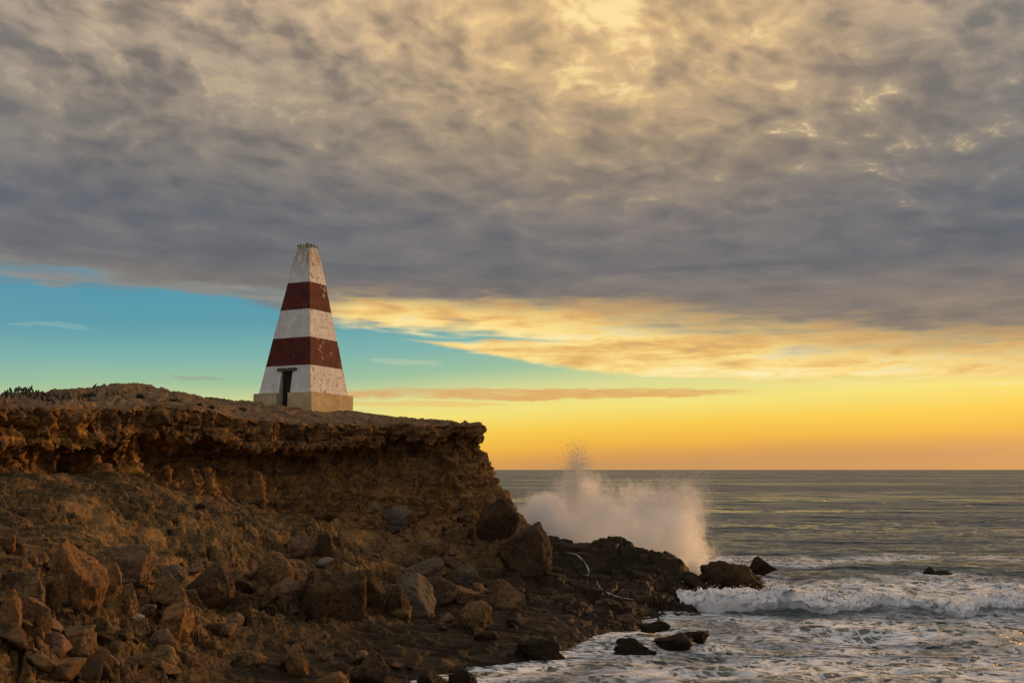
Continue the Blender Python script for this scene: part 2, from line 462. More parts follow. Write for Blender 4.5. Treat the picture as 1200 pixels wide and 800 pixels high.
def terrain_height(x, y):
    z0 = zbase(x, y).astype(np.float32)
    x = x.astype(np.float32); y = y.astype(np.float32)
    o = np.zeros_like(x)
    lm = ledge_mask(x, y)
    wx = perlin(P3(x, y, o, 0.55)) * 0.55; wy = perlin(P3(x, y, o + 9, 0.55)) * 0.55
    wx += perlin(P3(x, y, o, 2.1)) * 0.14; wy += perlin(P3(x, y, o + 5, 2.1)) * 0.14
    X, Yw = x + wx, y + wy
    low = 1 - sstep(1.5, 2.7, z0)                       # shore platform
    high = sstep(4.2, 5.6, z0)                          # crumbly earth slope under the cliff
    heap = sstep(-0.25, 0.35, perlin(P3(x, y, o + 13, 0.17)) + 0.5 * perlin(P3(x, y, o + 17, 0.5)))   # rubble lies in heaps
    rub = (1 - low) * (1 - high * 0.8) * (1 - lm) * (0.22 + 0.78 * heap)
    h = z0 + fbm(P3(x, y, o, 0.30), 3) * 0.42 * (1 - low * 0.7) + fbm(P3(x, y, o, 1.0), 3) * 0.13 * (1 - low * .5)
    # big and small tilted blocks with cracks between them
    for sc, amp, til, sd, msk in ((0.50, 0.66, 0.85, 1, rub + lm * 0.45 + low * 0.05), (1.15, 0.30, 0.8, 2, rub + lm * 0.22 + low * 0.04 + high * heap * 0.35), (2.9, 0.11, 0.65, 3, (0.12 + rub * 0.8) * (1 - low * .8) * (1 - lm * .7) + lm * .10)):
        F1, F2, ID, DX, DY = voro2(X * sc, Yw * sc * 1.15, sd)
        r = _r4[ID]
        ang = r[:, 2] * 6.283
        blk = (r[:, 3] - 0.45) * amp + (np.cos(ang) * DX + np.sin(ang) * DY) * til * amp * 1.3 - F1 * F1 * amp * 0.30
        crack = -amp * 0.85 * (1 - sstep(0.0, 0.14, F2 - F1))
        h += (blk + crack) * msk
    # bedding: ledges of flat rock by the water and on the dark ledge, worn ribs on the slope
    bed = np.clip(low * 0.95 + lm * 0.75 + (0.55 + 0.4 * (1 - heap) + .2 * high) * (1 - low) * (1 - lm), 0, 1) * (0.55 + 0.45 * sstep(-.3, .3, perlin(P3(x, y, o + 23, 0.22)) + low))
    dip = h + x * 0.045 - y * 0.012 + fbm(P3(x * .6, y * 1.5, o, 0.30), 2) * (0.35 + 0.20 * low) + perlin(P3(x * .6, y * 1.6, o + 6, 1.4)) * 0.05
    st = np.where(low > .5, 0.26, 0.34)
    w_ = perlin(P3(x * .7, y, o + 40, 0.45)) * 0.5
    q = dip / st + w_
    fl = np.floor(q); fr = q - fl
    ter = (fl + sstep(0.55, 0.95, fr) + 0.12 * fr) * st - (dip - h) - w_ * st
    h = h + (ter - h) * 0.85 * bed
    # crumbs
    h += (billow(np.stack([X * 0.8, Yw * 1.5, o], 1), 4, 0.55) - 0.35) * (0.05 + 0.07 * high + 0.10 * heap) * (1 - low * 0.8)
    h += fbm(np.stack([X * 2.6, Yw * 5.2, o], 1), 4, 0.6) * (0.020 + 0.018 * high + 0.02 * heap) * (1 - low * 0.5)
    return h


def build_terrain():
    rows, cols = 860, 1080
    Y = 14.0 * np.exp(np.linspace(0, math.log(96 / 14.0), rows))
    U = np.linspace(-0.72, 0.30, cols)
    yy = np.repeat(Y[:, None], cols, 1); xx = U[None] * np.maximum(yy, 26)
    x, y = xx.ravel(), yy.ravel()
    z = terrain_height(x, y)
    # sideways crumbling so that steep places overhang a little
    n1 = perlin(P3(x, y, z * 2.0, 1.7)); n2 = perlin(P3(x + 50, y, z * 2.0, 1.7)); n3 = fbm(P3(x, y, z * 3, 4.5), 3)
    V = np.stack([x + n1 * 0.10 + n3 * 0.03, y + n2 * 0.10 - n3 * 0.04, z], 1)
    q = grid_quads(rows, cols)
    q = q[z[q].max(1) > -1.3]
    used = np.unique(q); mp = np.full(len(V), -1); mp[used] = np.arange(len(used))
    me = mesh_np('terrain', V[used], mp[q])
    fattr(me, 'splash', ledge_mask(V[used][:, 0], V[used][:, 1])); fattr(me, 'top', np.zeros(len(used)))
    o = link('terrain', me, M['terrain']); tag(o, kind='structure')
    return o


terrain = build_terrain()

# ------------------------------------------------------------------ cliff with its hard cap, caves below it, and the clifftop
pp = []
for px, py, Y in [(0, 464, 53), (30, 459, 53.5), (65, 463, 55), (95, 461, 57), (105, 456, 60), (150, 451, 62), (190, 457, 64), (222, 466, 66), (262, 469, 69), (290, 471, 72),
                  (0, 473, 47), (60, 474, 50), (130, 466, 54), (200, 470, 57), (260, 477, 60), (364, 483, 73), (414, 482, 76), (455, 487, 75), (505, 492, 74), (545, 496.5, 73.2)]:
    p = at(px, py, Y); pp.append((p.x, p.y, p.z))
pp += [(-25, 40, 10.4), (-22.4, 44.8, 10.7), (-20, 52, 11.1), (-15.5, 60, 10.95), (-12.3, 62.8, 10.75), (-9.5, 66, 10.8), (-2.4, 72, 11.05), (-30, 30, 10), (-18, 78, 12.3), (-28, 80, 11.2),
       (-40, 72, 10.6), (-60, 62, 9), (-8, 82, 11.2), (-16, 92, 10), (-35, 100, 9), (-55, 80, 9)]
ztop = RBF(pp, 0.01)
LIP = [(-30, 24), (-27, 32), (-24, 40), (-21.6, 47.5), (-19.6, 52.5), (-17.0, 57), (-14.0, 61.2), (-10.6, 64.6), (-6.6, 68.4), (-3.2, 71.0), (-2.2, 72.2), (-2.3, 74.2), (-4.2, 79), (-8, 87), (-18, 95), (-36, 106)]
SPI = [(-64, 46), (-58, 56), (-50, 66), (-42, 73), (-36, 76), (-30, 78), (-24.5, 80), (-19, 80.5), (-13, 80), (-9.6, 79), (-8.8, 78.8), (-8.7, 79), (-9.5, 80.2), (-15, 82), (-28, 83), (-52, 84)]


def spline(pts, n_per):
    P = np.array(pts, float); P = np.vstack([2 * P[0] - P[1], P, 2 * P[-1] - P[-2]]); out = []
    for i in range(1, len(P) - 2):
        t = np.linspace(0, 1, n_per[i - 1], endpoint=False)[:, None]
        a, b, c, d = P[i - 1], P[i], P[i + 1], P[i + 2]
        out.append(0.5 * ((2 * b) + (-a + c) * t + (2 * a - 5 * b + 4 * c - d) * t ** 2 + (-a + 3 * b - 3 * c + d) * t ** 3))
    return np.vstack(out + [P[-2][None]])


def build_cliff():
    per = [int(max(14, math.dist(LIP[i], LIP[i + 1]) / d)) for i, d in enumerate([.3, .12, .062, .062, .062, .062, .062, .062, .062, .05, .05, .07, .2, .3, .4])]
    lip = spline(LIP, per); spi = spline(SPI, per); nc = len(lip)
    tan = np.gradient(lip, axis=0)
    k = np.ones(41) / 41
    tan = np.stack([np.convolve(np.pad(tan[:, j], 20, mode='edge'), k, 'valid') for j in (0, 1)], 1)
    tan /= np.linalg.norm(tan, axis=1)[:, None]
    nor = np.stack([tan[:, 1], -tan[:, 0]], 1)
    S_ = np.r_[0, np.cumsum(np.linalg.norm(np.diff(lip, axis=0), axis=1))]
    o = np.zeros(nc)
    pxl = 600 + 1200 * lip[:, 0] / lip[:, 1]
    front = lip[:, 1] < 73
    pxl = np.where(front, pxl, 580)
    itp = lambda xs, ys: np.interp(pxl, xs, ys)
    n_a = fbm(P3(S_, o, o, 0.45), 3); n_b = fbm(P3(S_, o + 7, o, 1.3), 3); n_c = np.abs(perlin(P3(S_, o + 21, o, 0.38)))
    # the lip itself is ragged
    jag = 0.42 * n_a + 0.20 * n_b
    jag *= itp([-80, 300, 520, 563], [1, 1, 0.55, 0.25])
    cap = itp([-100, 60, 150, 220, 300, 380, 450, 563, 620], [1.9, 1.8, 1.95, 1.65, 1.75, 1.5, 1.25, 1.05, 1.0]) + 0.38 * n_a + 0.18 * n_b
    cap = np.maximum(cap, 0.7)
    und = itp([-100, 0, 100, 140, 190, 250, 320, 400, 470, 540, 563, 620], [1.7, 1.8, 1.7, 1.3, 1.8, 2.3, 1.6, 1.3, 1.3, .8, .45, .4]) + n_c * itp([-100, 130, 200, 620], [2.4, 2.2, .6, .3])
    pil = sstep(0.30, 0.05, n_c) * itp([-100, 150, 210, 620], [.9, .9, .2, 0])      # thin pillars left standing between the caves
    und = und - pil * 1.1
    # rows
    a_ = np.linspace(0, 1, 190) ** 1.7                     # plateau, dense at the lip
    rows = []
    for t in a_[::-1]:
        xy = lip + nor * jag[:, None] * (1 - t) - nor * 0.18 * sstep(0.12, 0.0, np.array([t]))[0] * 0
        xy = xy * (1 - t) + spi * t
        rows.append(np.c_[xy, ztop(xy[:, 0], xy[:, 1])])
    zl = rows[-1][:, 2].copy()
    prof_d = []
    D = np.r_[np.linspace(0.03, 0.25, 8), np.linspace(0.28, 1.0, 26)]          # fractions of the cap
    for f in D:
        off = jag - 0.10 * (1 - f) ** 2 + 0.16 * np.sin(f * math.pi) + 0.05
        z = zl - cap * f
        rows.append(np.c_[lip + nor * off[:, None], z])
    for f in np.linspace(0.03, 1, 34):                                          # in under the cap
        off = jag + 0.05 - (und + jag * 0.6) * (1 - (1 - f) ** 1.6)
        z = zl - cap - 0.75 * f ** 1.4 + 0.12 * np.sin(f * 3.14)
        rows.append(np.c_[lip + nor * off[:, None], z])
    base_off = jag + 0.05 - (und + jag * 0.6)
    z1 = zl - cap - 0.75
    flare = itp([-100, 100, 200, 300, 400, 500, 563, 620], [.55, .60, .42, .36, .30, .34, .38, .3])
    tipb = itp([450, 540, 563, 620], [0, .3, .5, .4])
    for f in np.linspace(0.008, 1, 200):                                        # the soft face below
        d = f * 8.5
        off = base_off + flare * d + und * 0.35 * sstep(0.0, 2.2, np.array([d]))[0] + 0.045 * d * d
        off = off + tipb * np.exp(-((d - 1.2) / 0.7) ** 2) * 0.8
        rows.append(np.c_[lip + nor * off[:, None], z1 - d])
    nr = len(rows); V = np.stack(rows, 0).reshape(-1, 3)
    nplat = 190
    # normals of the smooth body
    G_ = V.reshape(nr, nc, 3)
    du = np.gradient(G_, axis=1); dv = np.gradient(G_, axis=0)
    nn = np.cross(dv, du).reshape(-1, 3); L = np.linalg.norm(nn, axis=1)[:, None]; nn = nn / np.maximum(L, 1e-9)
    x, y, z = V.T.astype(np.float32)
    rowi = np.repeat(np.arange(nr), nc)
    face = sstep(nplat - 14, nplat + 10, rowi)            # 0 on the plateau, 1 on the face
    soft = sstep(nplat + 60, nplat + 76, rowi)            # below the cap
    sx = np.tile(S_, nr).astype(np.float32)
    cp = face * (1 - soft)
    d = fbm(P3(x, y, z, 0.45), 3) * 0.50 * face
    d += fbm(P3(x, y, z * 0.8, 1.5), 4, 0.5) * 0.22 * face
    # fallen-out blocks and bosses of the soft face, in patches
    pt = sstep(-0.15, 0.35, perlin(P3(x, y, z, 0.30) + 44))
    d += (billow(P3(x, y, z, 0.9), 4, 0.5) - 0.4) * 0.42 * soft * pt
    d -= sstep(0.12, 0.45, perlin(P3(x, y, z * .8, 0.8) + 70)) * (0.30 * cp + 0.22 * soft)
    d -= sstep(0.20, 0.5, perlin(P3(x, y, z, 2.6) + 90)) * 0.14 * cp
    # vertical flutes
    fl = np.abs(perlin(np.stack([sx * 1.15, z * 0.28, z * 0 + 3], 1)))
    d += (0.25 - fl) * (0.17 * cp + 0.16 * soft)
    fl = np.abs(perlin(np.stack([sx * 3.1, z * 0.7, z * 0 + 8], 1)))
    d += (0.25 - fl) * 0.09 * cp
    # joint blocks
    for a_s, a_z, amp, sd in ((0.75, 0.95, 0.36, 21), (1.9, 2.2, 0.15, 22)):
        F1, F2, ID, DX, DY = voro2(sx * a_s + perlin(P3(x, y, z, 1.1)) * .25, z * a_z + perlin(P3(x, y, z + 9, 1.1)) * .25, sd)
        r_ = _r4[ID]
        d += ((r_[:, 3] - .5) + (r_[:, 2] - .5) * DX * 1.3 + (r_[:, 1] - .6) * DY * 1.3 - .35 * (1 - sstep(0, .12, F2 - F1))) * amp * (cp + .85 * soft)
    # bedding planes
    zz = z - 0.03 * sx + fbm(P3(x, y, z * 0, 0.5), 2) * 0.25
    sn = perlin(np.stack([sx * 0.10, zz * 2.6, zz * 0 + 11], 1)) + (0.45 * perlin(np.stack([sx * 0.28, zz * 5.5, zz * 0 + 31], 1)) + 0.18 * perlin(np.stack([sx * 0.6, zz * 13.0, zz * 0 + 51], 1))) * sstep(-.3, .3, perlin(P3(x, y, z, 0.35) + 61))
    d += sn * (0.08 * cp + 0.24 * soft)
    d += fbm(P3(x, y, z, 5.0), 3, 0.6) * 0.035 * face
    V = V + nn * d[:, None]
    # slabs and steps on the clifftop
    pl = 1 - face
    o_ = np.zeros_like(x)
    h = fbm(P3(x, y, o_, 0.45), 3) * 0.16 + fbm(P3(x, y, o_, 1.6), 4, 0.6) * 0.10
    F1, F2, ID, DX, DY = voro2(x * 0.45 + perlin(P3(x, y, o_, .8)) * .4, y * 0.33 + perlin(P3(x, y, o_ + 3, .8)) * .4, 5)
    h += (_r4[ID][:, 3] - 0.5) * 0.30 + DX * 0.10 - 0.12 * (1 - sstep(0, .12, F2 - F1))
    h += (billow(P3(x, y, o_, 2.4), 3) - .4) * 0.12
    tow = np.exp(-(((x + 14.4) / 3.6) ** 2 + ((y - 75.6) / 3.6) ** 2))
    h *= 1 - 0.55 * np.clip(tow * 1.3, 0, 1)
    V[:, 2] += h * pl
    me = mesh_np('cliff', V, grid_quads(nr, nc, True))
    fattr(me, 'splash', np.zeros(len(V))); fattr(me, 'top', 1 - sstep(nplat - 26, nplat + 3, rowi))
    ob = link('cliff', me, M['cliff']); tag(ob, kind='structure')
    return ob


cliff = build_cliff()


def bvh_of(o):
    me = o.data; nv = len(me.vertices); v = np.empty(nv * 3, np.float32); me.vertices.foreach_get('co', v)
    q = np.empty(len(me.polygons) * 4, np.int32); me.polygons.foreach_get('vertices', q)
    return BVHTree.FromPolygons([tuple(a) for a in v.reshape(-1, 3).tolist()], q.reshape(-1, 4).tolist())


BV = [bvh_of(terrain), bvh_of(cliff)]


def ground(x, y, which=(0, 1)):
    best = None
    for i in which:
        h = BV[i].ray_cast(Vector((x, y, 60)), Vector((0, 0, -1)))[0]
        if h and (best is None or h.z > best): best = h.z
    return best


def hit(px, py):
    o = Vector((0, 0, CAM_Z)); d = ray(px, py).normalized(); best = None
    for b in BV:
        h, nrm, _, dist = b.ray_cast(o, d)
        if h and (best is None or dist < best[1]): best = (h, dist, nrm)
    if d.z < 0:
        t = -CAM_Z / d.z
        if best is None or t < best[1]: best = (o + d * t, t, Vector((0, 0, 1)))
    return best


# ------------------------------------------------------------------ sea
def foam_lines(n, pos, scale, w):
    """lace: thin bright threads between warped cells"""
    wv = n.noise(pos, 0.55 * scale, 4.0, 0.6, color=True)
    pw = n.vadd(pos, n.vmul(wv, (2.6 / scale, 2.6 / scale, 0)))
    return n.voro(pw, scale, 'DISTANCE_TO_EDGE', 1.0)


def sea_material():
    m, n, b, o = material('sea_water'); nt = n.nt
    g = n.new('ShaderNodeNewGeometry'); pos = S(nt, g.outputs['Position'])
    x, y, z = n.sep(pos)
    foam = n.attr('foam')
    flat = n.comb(x, y, 0.0)
    str1 = n.comb(x * 0.75, y * 0.62, 0.0)
    e1 = foam_lines(n, str1, 0.80, 1); e2 = foam_lines(n, n.vadd(str1, (31, 7, 0)), 2.1, 1)
    patch = n.noise(str1, 0.28, 6.0, 0.62, 0.6)
    spk = n.noise(str1, 3.2, 5.0, 0.7, 0.4)
    lace = n.step(e1 - (spk - 0.5) * 0.20, 0.05, 0.15, 1.0, 0.0)
    lace = lace.max(n.step(e2 - (spk - 0.5) * 0.3, 0.04, 0.16, 1.0, 0.0) * 0.9)
    solid = n.step(patch + (spk - 0.5) * 0.9 + (e1 - 0.2) * -0.6 + foam * 0.55, 0.92, 1.18)
    fm = (lace * n.step(patch + foam * 0.70 + (spk - 0.5) * 0.45, 0.62, 1.02)).max(solid)
    fm = fm * n.step(foam, 0.02, 0.18)
    deep = n.mix(n.step(foam, 0.0, 0.7), (0.116, 0.137, 0.142, 1), (0.094, 0.120, 0.116, 1))
    col = n.mix(fm, deep, (0.88, 0.89, 0.90, 1))
    _set(nt, b.inputs['Base Color'], col)
    dist = n.new('ShaderNodeVectorMath', operation='LENGTH'); _set(nt, dist.inputs[0], flat); dl = S(nt, dist.outputs['Value'])
    slick = n.step(n.noise(n.comb(x * 0.0035, y * 0.016, 2.0), 1.0, 4.0, 0.6), 0.47, 0.60)
    rough = n.step(dl, 30.0, 400.0, 0.24, 0.44) - slick * n.step(dl, 90.0, 200.0, 0.0, 0.20)
    _set(nt, b.inputs['Roughness'], (fm * 0.7 + rough).min(1.0))
    b.inputs['IOR'].default_value = 1.333
    w1 = n.noise(n.comb(x * 0.30, y * 0.85, 0.0), 1.0, 6.0, 0.62, 0.3)
    w2 = n.noise(n.comb(x * 0.06, y * 0.13, 4.0), 1.0, 5.0, 0.6, 0.2)
    w3 = n.noise(n.comb(x * 0.006, y * 0.03, 9.0), 1.0, 4.0, 0.6)
    nb = n.bump(w1, 1.0, 0.9)
    nb = n.bump(w2, 1.0, 5.5, nb)
    nb = n.bump(w3, 1.0, 26.0, nb)
    nb = n.bump(fm * (spk + 0.5), 0.7, 0.10, nb)
    _set(nt, b.inputs['Normal'], nb)
    return m


M['sea'] = sea_material()


def crest_x(x):          # distance (Y) of the foot of the broken wave at a given X
    return 60.8 - 0.10 * (x - 11) - 1.0 * np.sin((x - 11) * 0.16) * 0.6


def sea_z(x, y):
    o = np.zeros_like(x)
    r = np.hypot(x, y)
    z = np.zeros_like(x)
    for wl, amp, th, ph in ((34, .22, 1.75, 0.3), (21, .15, 1.45, 2.0), (13, .10, 1.9, 4.0), (8.0, .06, 1.2, 1.0)):
        kx, ky = math.cos(th) * 6.283 / wl, math.sin(th) * 6.283 / wl
        z += amp * np.sin(kx * x + ky * y + ph + 1.4 * perlin(P3(x, y, o, 0.02))) * np.clip(1.4 - r / (wl * 60), 0, 1)
    near = np.clip(1.3 - r / 260, 0, 1)
    z += fbm(np.stack([x * 0.28, y * 0.5, o], 1), 4, 0.55) * 0.20 * near
    z += (0.35 - billow(np.stack([x * 0.55, y * 0.9, o + 5], 1), 3, 0.5)) * 0.10 * near
    return z * 0.85


def build_sea():
    rows, cols = 780, 760
    Y = np.r_[18 * np.exp(np.linspace(0, math.log(420 / 18.0), 640)), 420 * np.exp(np.linspace(0.05, math.log(45000 / 420.0), 140))]
    U = np.linspace(-0.75, 0.75, cols)
    U = U + 0.0
    # widen the outermost columns so that the sheet reaches far to both sides
    U[:6] = [-14, -6, -3, -1.8, -1.2, -0.9]; U[-6:] = [0.9, 1.2, 1.8, 3, 6, 14]
    yy = np.repeat(Y[:, None], cols, 1); xx = U[None] * yy
    x, y = xx.ravel().astype(np.float32), yy.ravel().astype(np.float32)
    z = sea_z(x, y)
    tz = np.where((np.abs(x) < 25) & (y < 100), zbase(np.clip(x, -40, 24), np.clip(y, 14, 96)), -3)
    o = np.zeros_like(x)
    foam = 0.72 * sstep(-1.6, -0.25, tz) * sstep(22, 14, x)
    # the churned bay between ledge and breaker, its front and its back
    cy = crest_x(x)
    bay = sstep(-1, 5, x) * sstep(29, 42, y) * sstep(cy + 2, cy - 3, y) * (0.62 + 0.30 * fbm(P3(x, y, o, 0.14), 3))
    back = sstep(9, 14, x) * sstep(cy - 1, cy + 3, y) * sstep(84, 68, y) * (0.85 + 0.35 * fbm(P3(x, y, o, 0.13), 3)) * sstep(70, 28, x)
    band = np.exp(-((y - (97 - 0.16 * (x - 20) + 2.5 * np.sin(x * 0.2))) / 4.5) ** 2) * sstep(6, 16, x) * sstep(70, 30, x) * 0.68
    band2 = np.exp(-((y - (86 - 0.05 * (x - 20))) / 3.0) ** 2) * sstep(8, 14, x) * sstep(34, 20, x) * 0.75
    foam = np.maximum.reduce([foam, bay, back, band, band2])
    for a_, b_, Y_, r_ in ((745, 769, 46, 1.6), (789, 759, 47.2, 1.5), (815, 750, 48.6, 1.2), (634, 776, 44, 1.5), (862, 692, 66.5, 4.0), (898, 668, 76, 2.2), (1104, 674, 78.5, 2.5)):
        q = at(a_, b_, Y_); foam = np.maximum(foam, 0.85 * np.exp(-(((x - q.x) / r_) ** 2 + ((y - q.y - .4) / (r_ * .9)) ** 2)))
    foam *= (y < 150)
    z = z * (1 - 0.5 * sstep(-1.6, -0.2, tz))
    # the swell that carries the broken wave
    z += 0.55 * np.exp(-((y - cy - 3.5) / 3.2) ** 2) * sstep(10, 14, x) * sstep(75, 50, x)
    z -= 0.12 * np.exp(-((y - cy + 1.2) / 1.0) ** 2) * sstep(10, 14, x)
    me = mesh_np('sea', np.stack([x, y, z], 1), grid_quads(rows, cols))
    fattr(me, 'foam', foam)
    ob = link('sea', me, M['sea']); tag(ob, kind='structure')
    return ob


sea = build_sea()


def white_water_material():
    m, n, b, o = material('white_water'); nt = n.nt
    g = n.new('ShaderNodeNewGeometry'); pos = S(nt, g.outputs['Position'])
    n1 = n.noise(pos, 1.1, 6.0, 0.65); n2 = n.noise(pos, 5.0, 5.0, 0.7)
    th = n.attr('thick')
    f = n.step(n1 * 0.5 + n2 * 0.4 + th * 0.75, 0.62, 0.92)
    _set(nt, b.inputs['Base Color'], n.mix(f, (0.10, 0.125, 0.11, 1), (0.84, 0.84, 0.84, 1)))
    _set(nt, b.inputs['Roughness'], f * 0.6 + 0.25)
    b.inputs['Specular IOR Level'].default_value = 0.3
    b.inputs['Subsurface Weight'].default_value = 0.25; b.inputs['Subsurface Radius'].default_value = (0.3, 0.35, 0.4); b.inputs['Subsurface Scale'].default_value = 0.5
    _set(nt, b.inputs['Normal'], n.bump(n1 * 0.5 + n2 * 0.5, 0.9, 0.22))
    return m


M['white'] = white_water_material()


BW = {}


def build_breaker():
    nx, nt_ = 620, 150
    X = np.linspace(9.8, 52, nx)
    rows = []
    T = np.linspace(0, 1, nt_)
    xx = np.repeat(X[None], nt_, 0).ravel().astype(np.float32); tt = np.repeat(T[:, None], nx, 1).ravel().astype(np.float32)
    o = np.zeros_like(xx)
    cy = crest_x(xx) + 2.1 * fbm(P3(xx, o, o, 0.22), 3) + 0.50 * fbm(P3(xx, o, o, 1.1), 4)
    depth = 10.5 + 3.0 * perlin(P3(xx, o + 3, o, 0.3))
    hgt = np.interp(xx, [9.8, 11, 13.5, 17, 21, 26, 32, 40, 52], [0.5, 0.95, 0.75, 0.50, 0.32, 0.44, 0.50, .4, .3]) * (1 + 0.75 * fbm(P3(xx, o + 9, o, 0.40), 3))
    y = cy + depth * (tt ** 1.25) + 1.2 * perlin(np.stack([xx * .3, tt * 2.5, o], 1)) * sstep(.1, .6, tt) - 0.25 * np.sin(np.clip(tt / 0.12, 0, 1) * 3.1416)
    pz = np.where(tt < 0.10, np.sin(tt / 0.10 * 1.5708) ** 0.7, np.exp(-((tt - 0.10) / 0.40) ** 2 * 1.6))
    zs = sea_z(xx, y) * 0.85 + 0.55 * np.exp(-((y - crest_x(xx) - 3.5) / 3.2) ** 2) * sstep(10, 14, xx)
    z = zs - 0.16 + hgt * pz * sstep(1.0, 0.72, tt)
    bl = billow(P3(xx, y, z * 1.2, 0.9), 5, 0.6)
    a = pz * sstep(0.0, 0.05, tt)
    z += (bl - 0.42) * 0.44 * (0.35 + a) * sstep(0, 0.04, tt) * sstep(1.0, .8, tt)
    y = y - (billow(P3(xx + 40, y, z, 1.2), 4, 0.6) - 0.4) * 0.6 * a
    z += (billow(P3(xx, y, z, 2.8), 3, 0.6) - .4) * 0.17 * (0.3 + a)
    me = mesh_np('breaking_wave', np.stack([xx, y, z], 1), grid_quads(nt_, nx))
    fattr(me, 'thick', np.clip(sstep(1.0, 0.45, tt) * (0.80 + 0.55 * fbm(P3(xx * .7, y, o, 0.5), 4, .6)) + 0.15 * a, 0, 1))
    ob = link('breaking_wave', me, M['white'])
    BW['ob'] = ob; BW['v'] = np.stack([xx, y, z], 1)[(a > .75) & (tt < .35)]
    tag(ob, 'long white breaking wave rolling in to the right of the dark ledge', 'wave')


build_breaker()

# ------------------------------------------------------------------ obelisk
def paint_material():
    m, n, b, o = material('banded_paint'); nt = n.nt
    tc = n.new('ShaderNodeTexCoord'); pos = S(nt, tc.outputs['Object'])
    x, y, z = n.sep(pos)
    red = n.attr('red'); wth = n.attr('weather')
    zz = z + (n.noise(pos, 3.0, 3.0) - 0.5) * 0.05
    isred = n.step(zz, OB['z1'] - .02, OB['z1'] + .02) * n.step(zz, OB['z2'] - .02, OB['z2'] + .02, 1, 0)
    isred = isred.max(n.step(zz, OB['z3'] - .02, OB['z3'] + .02) * n.step(zz, OB['z4'] - .02, OB['z4'] + .02, 1, 0))
    n1 = n.noise(pos, 1.2, 5.0, 0.6); n2 = n.noise(pos, 5.0, 6.0, 0.68); n3 = n.noise(n.vmul(pos, (2.4, 2.4, 0.5)), 1.4, 5.0, 0.65)
    white = n.mix(n.step(n1 + (n2 - .5) * .5, 0.35, 0.65), (0.78, 0.75, 0.70, 1), (0.66, 0.62, 0.56, 1))
    white = n.mix(n.step(n3, 0.52, 0.72) * (wth * 0.4 + 0.18), white, (0.46, 0.37, 0.26, 1))
    chip = n.step(n2 + (n.noise(pos, 2.1, 4.0, 0.6) - .5) * .55, 0.585, 0.63)
    white = n.mix(chip * (wth * 0.78 + 0.05), white, (0.25, 0.16, 0.085, 1))
    topw = n.step(z, 10.2, 12.3) * n.step(n3 + (n2 - .5) * .6, 0.36, 0.56)
    white = n.mix(topw * 0.75, white, (0.34, 0.25, 0.15, 1))
    redc = n.mix(n.step(n1, 0.4, 0.6), (0.088, 0.016, 0.011, 1), (0.122, 0.026, 0.016, 1))
    peel = n.step(n2 + (n.noise(n.vadd(pos, (9, 3, 1)), 1.0, 4.0, 0.6) - .5) * .95, 0.66, 0.69)
    redc = n.mix(peel * wth, redc, (0.58, 0.45, 0.34, 1))
    _set(nt, b.inputs['Base Color'], n.mix(isred, white, redc))
    b.inputs['Roughness'].default_value = 0.82; b.inputs['Specular IOR Level'].default_value = 0.25
    _set(nt, b.inputs['Normal'], n.bump(n2 * 0.6 + chip * -0.3 + n1 * 0.3, 0.55, 0.05))
    return m


def plinth_material():
    m, n, b, o = material('ochre_plinth'); nt = n.nt
    tc = n.new('ShaderNodeTexCoord'); pos = S(nt, tc.outputs['Object'])
    wth = n.attr('weather')
    n1 = n.noise(pos, 1.3, 5.0, 0.6); n2 = n.noise(pos, 6.0, 6.0, 0.68)
    c = n.mix(n.step(n1, 0.35, 0.65), (0.62, 0.48, 0.25, 1), (0.50, 0.385, 0.20, 1))
    pit = n.step(n2 + (n1 - .5) * .3, 0.58, 0.66)
    c = n.mix(pit * (wth * 0.7 + 0.06), c, (0.15, 0.09, 0.045, 1))
    c = n.mix(n.step(n.noise(pos, 2.7, 4.0, .6), .55, .7) * wth * .45, c, (0.50, 0.40, 0.25, 1))
    _set(nt, b.inputs['Base Color'], c); b.inputs['Roughness'].default_value = 0.88
    _set(nt, b.inputs['Normal'], n.bump(n2 * .7 - pit * .4, 0.7, 0.06))
    return m


def plain(name, col, rough=0.8, var=0.3, scale=6.0):
    m, n, b, o = material(name); nt = n.nt
    tc = n.new('ShaderNodeTexCoord'); pos = S(nt, tc.outputs['Object'])
    f = n.noise(pos, scale, 5.0, 0.6)
    _set(nt, b.inputs['Base Color'], n.mix(n.step(f, 0.3, 0.7), tuple(c * (1 - var) for c in col[:3]) + (1,), tuple(min(1, c * (1 + var)) for c in col[:3]) + (1,)))
    b.inputs['Roughness'].default_value = rough
    _set(nt, b.inputs['Normal'], n.bump(f, 0.4, 0.03))
    return m


CORNER = at(364.5, 483, 73)                              # near bottom corner of the plinth
OB = dict(w0=5.22, wb=4.68, wt=1.16)
eL = Vector((-0.902, 0.431, 0)).normalized(); eR = Vector((0.431, 0.902, 0)).normalized()   # along left and right faces from the near corner
OBC = CORNER + (eL + eR) * (OB['w0'] / 2)                # centre at plinth foot


def ob_solve(py, zlo, zhi, half):                        # height on the near corner edge seen at picture row py
    best = None
    for i in range(2000):
        z = zlo + (zhi - zlo) * i / 1999
        p = OBC - (eL + eR) * half(z) + Vector((0, 0, z))
        d = p - Vector((0, 0, CAM_Z)); fwd = d.y * math.cos(TILT) + d.z * math.sin(TILT); up = -d.y * math.sin(TILT) + d.z * math.cos(TILT)
        e = abs(400 - F_PX * up / fwd - py)
        if best is None or e < best[0]: best = (e, z)
    return best[1]


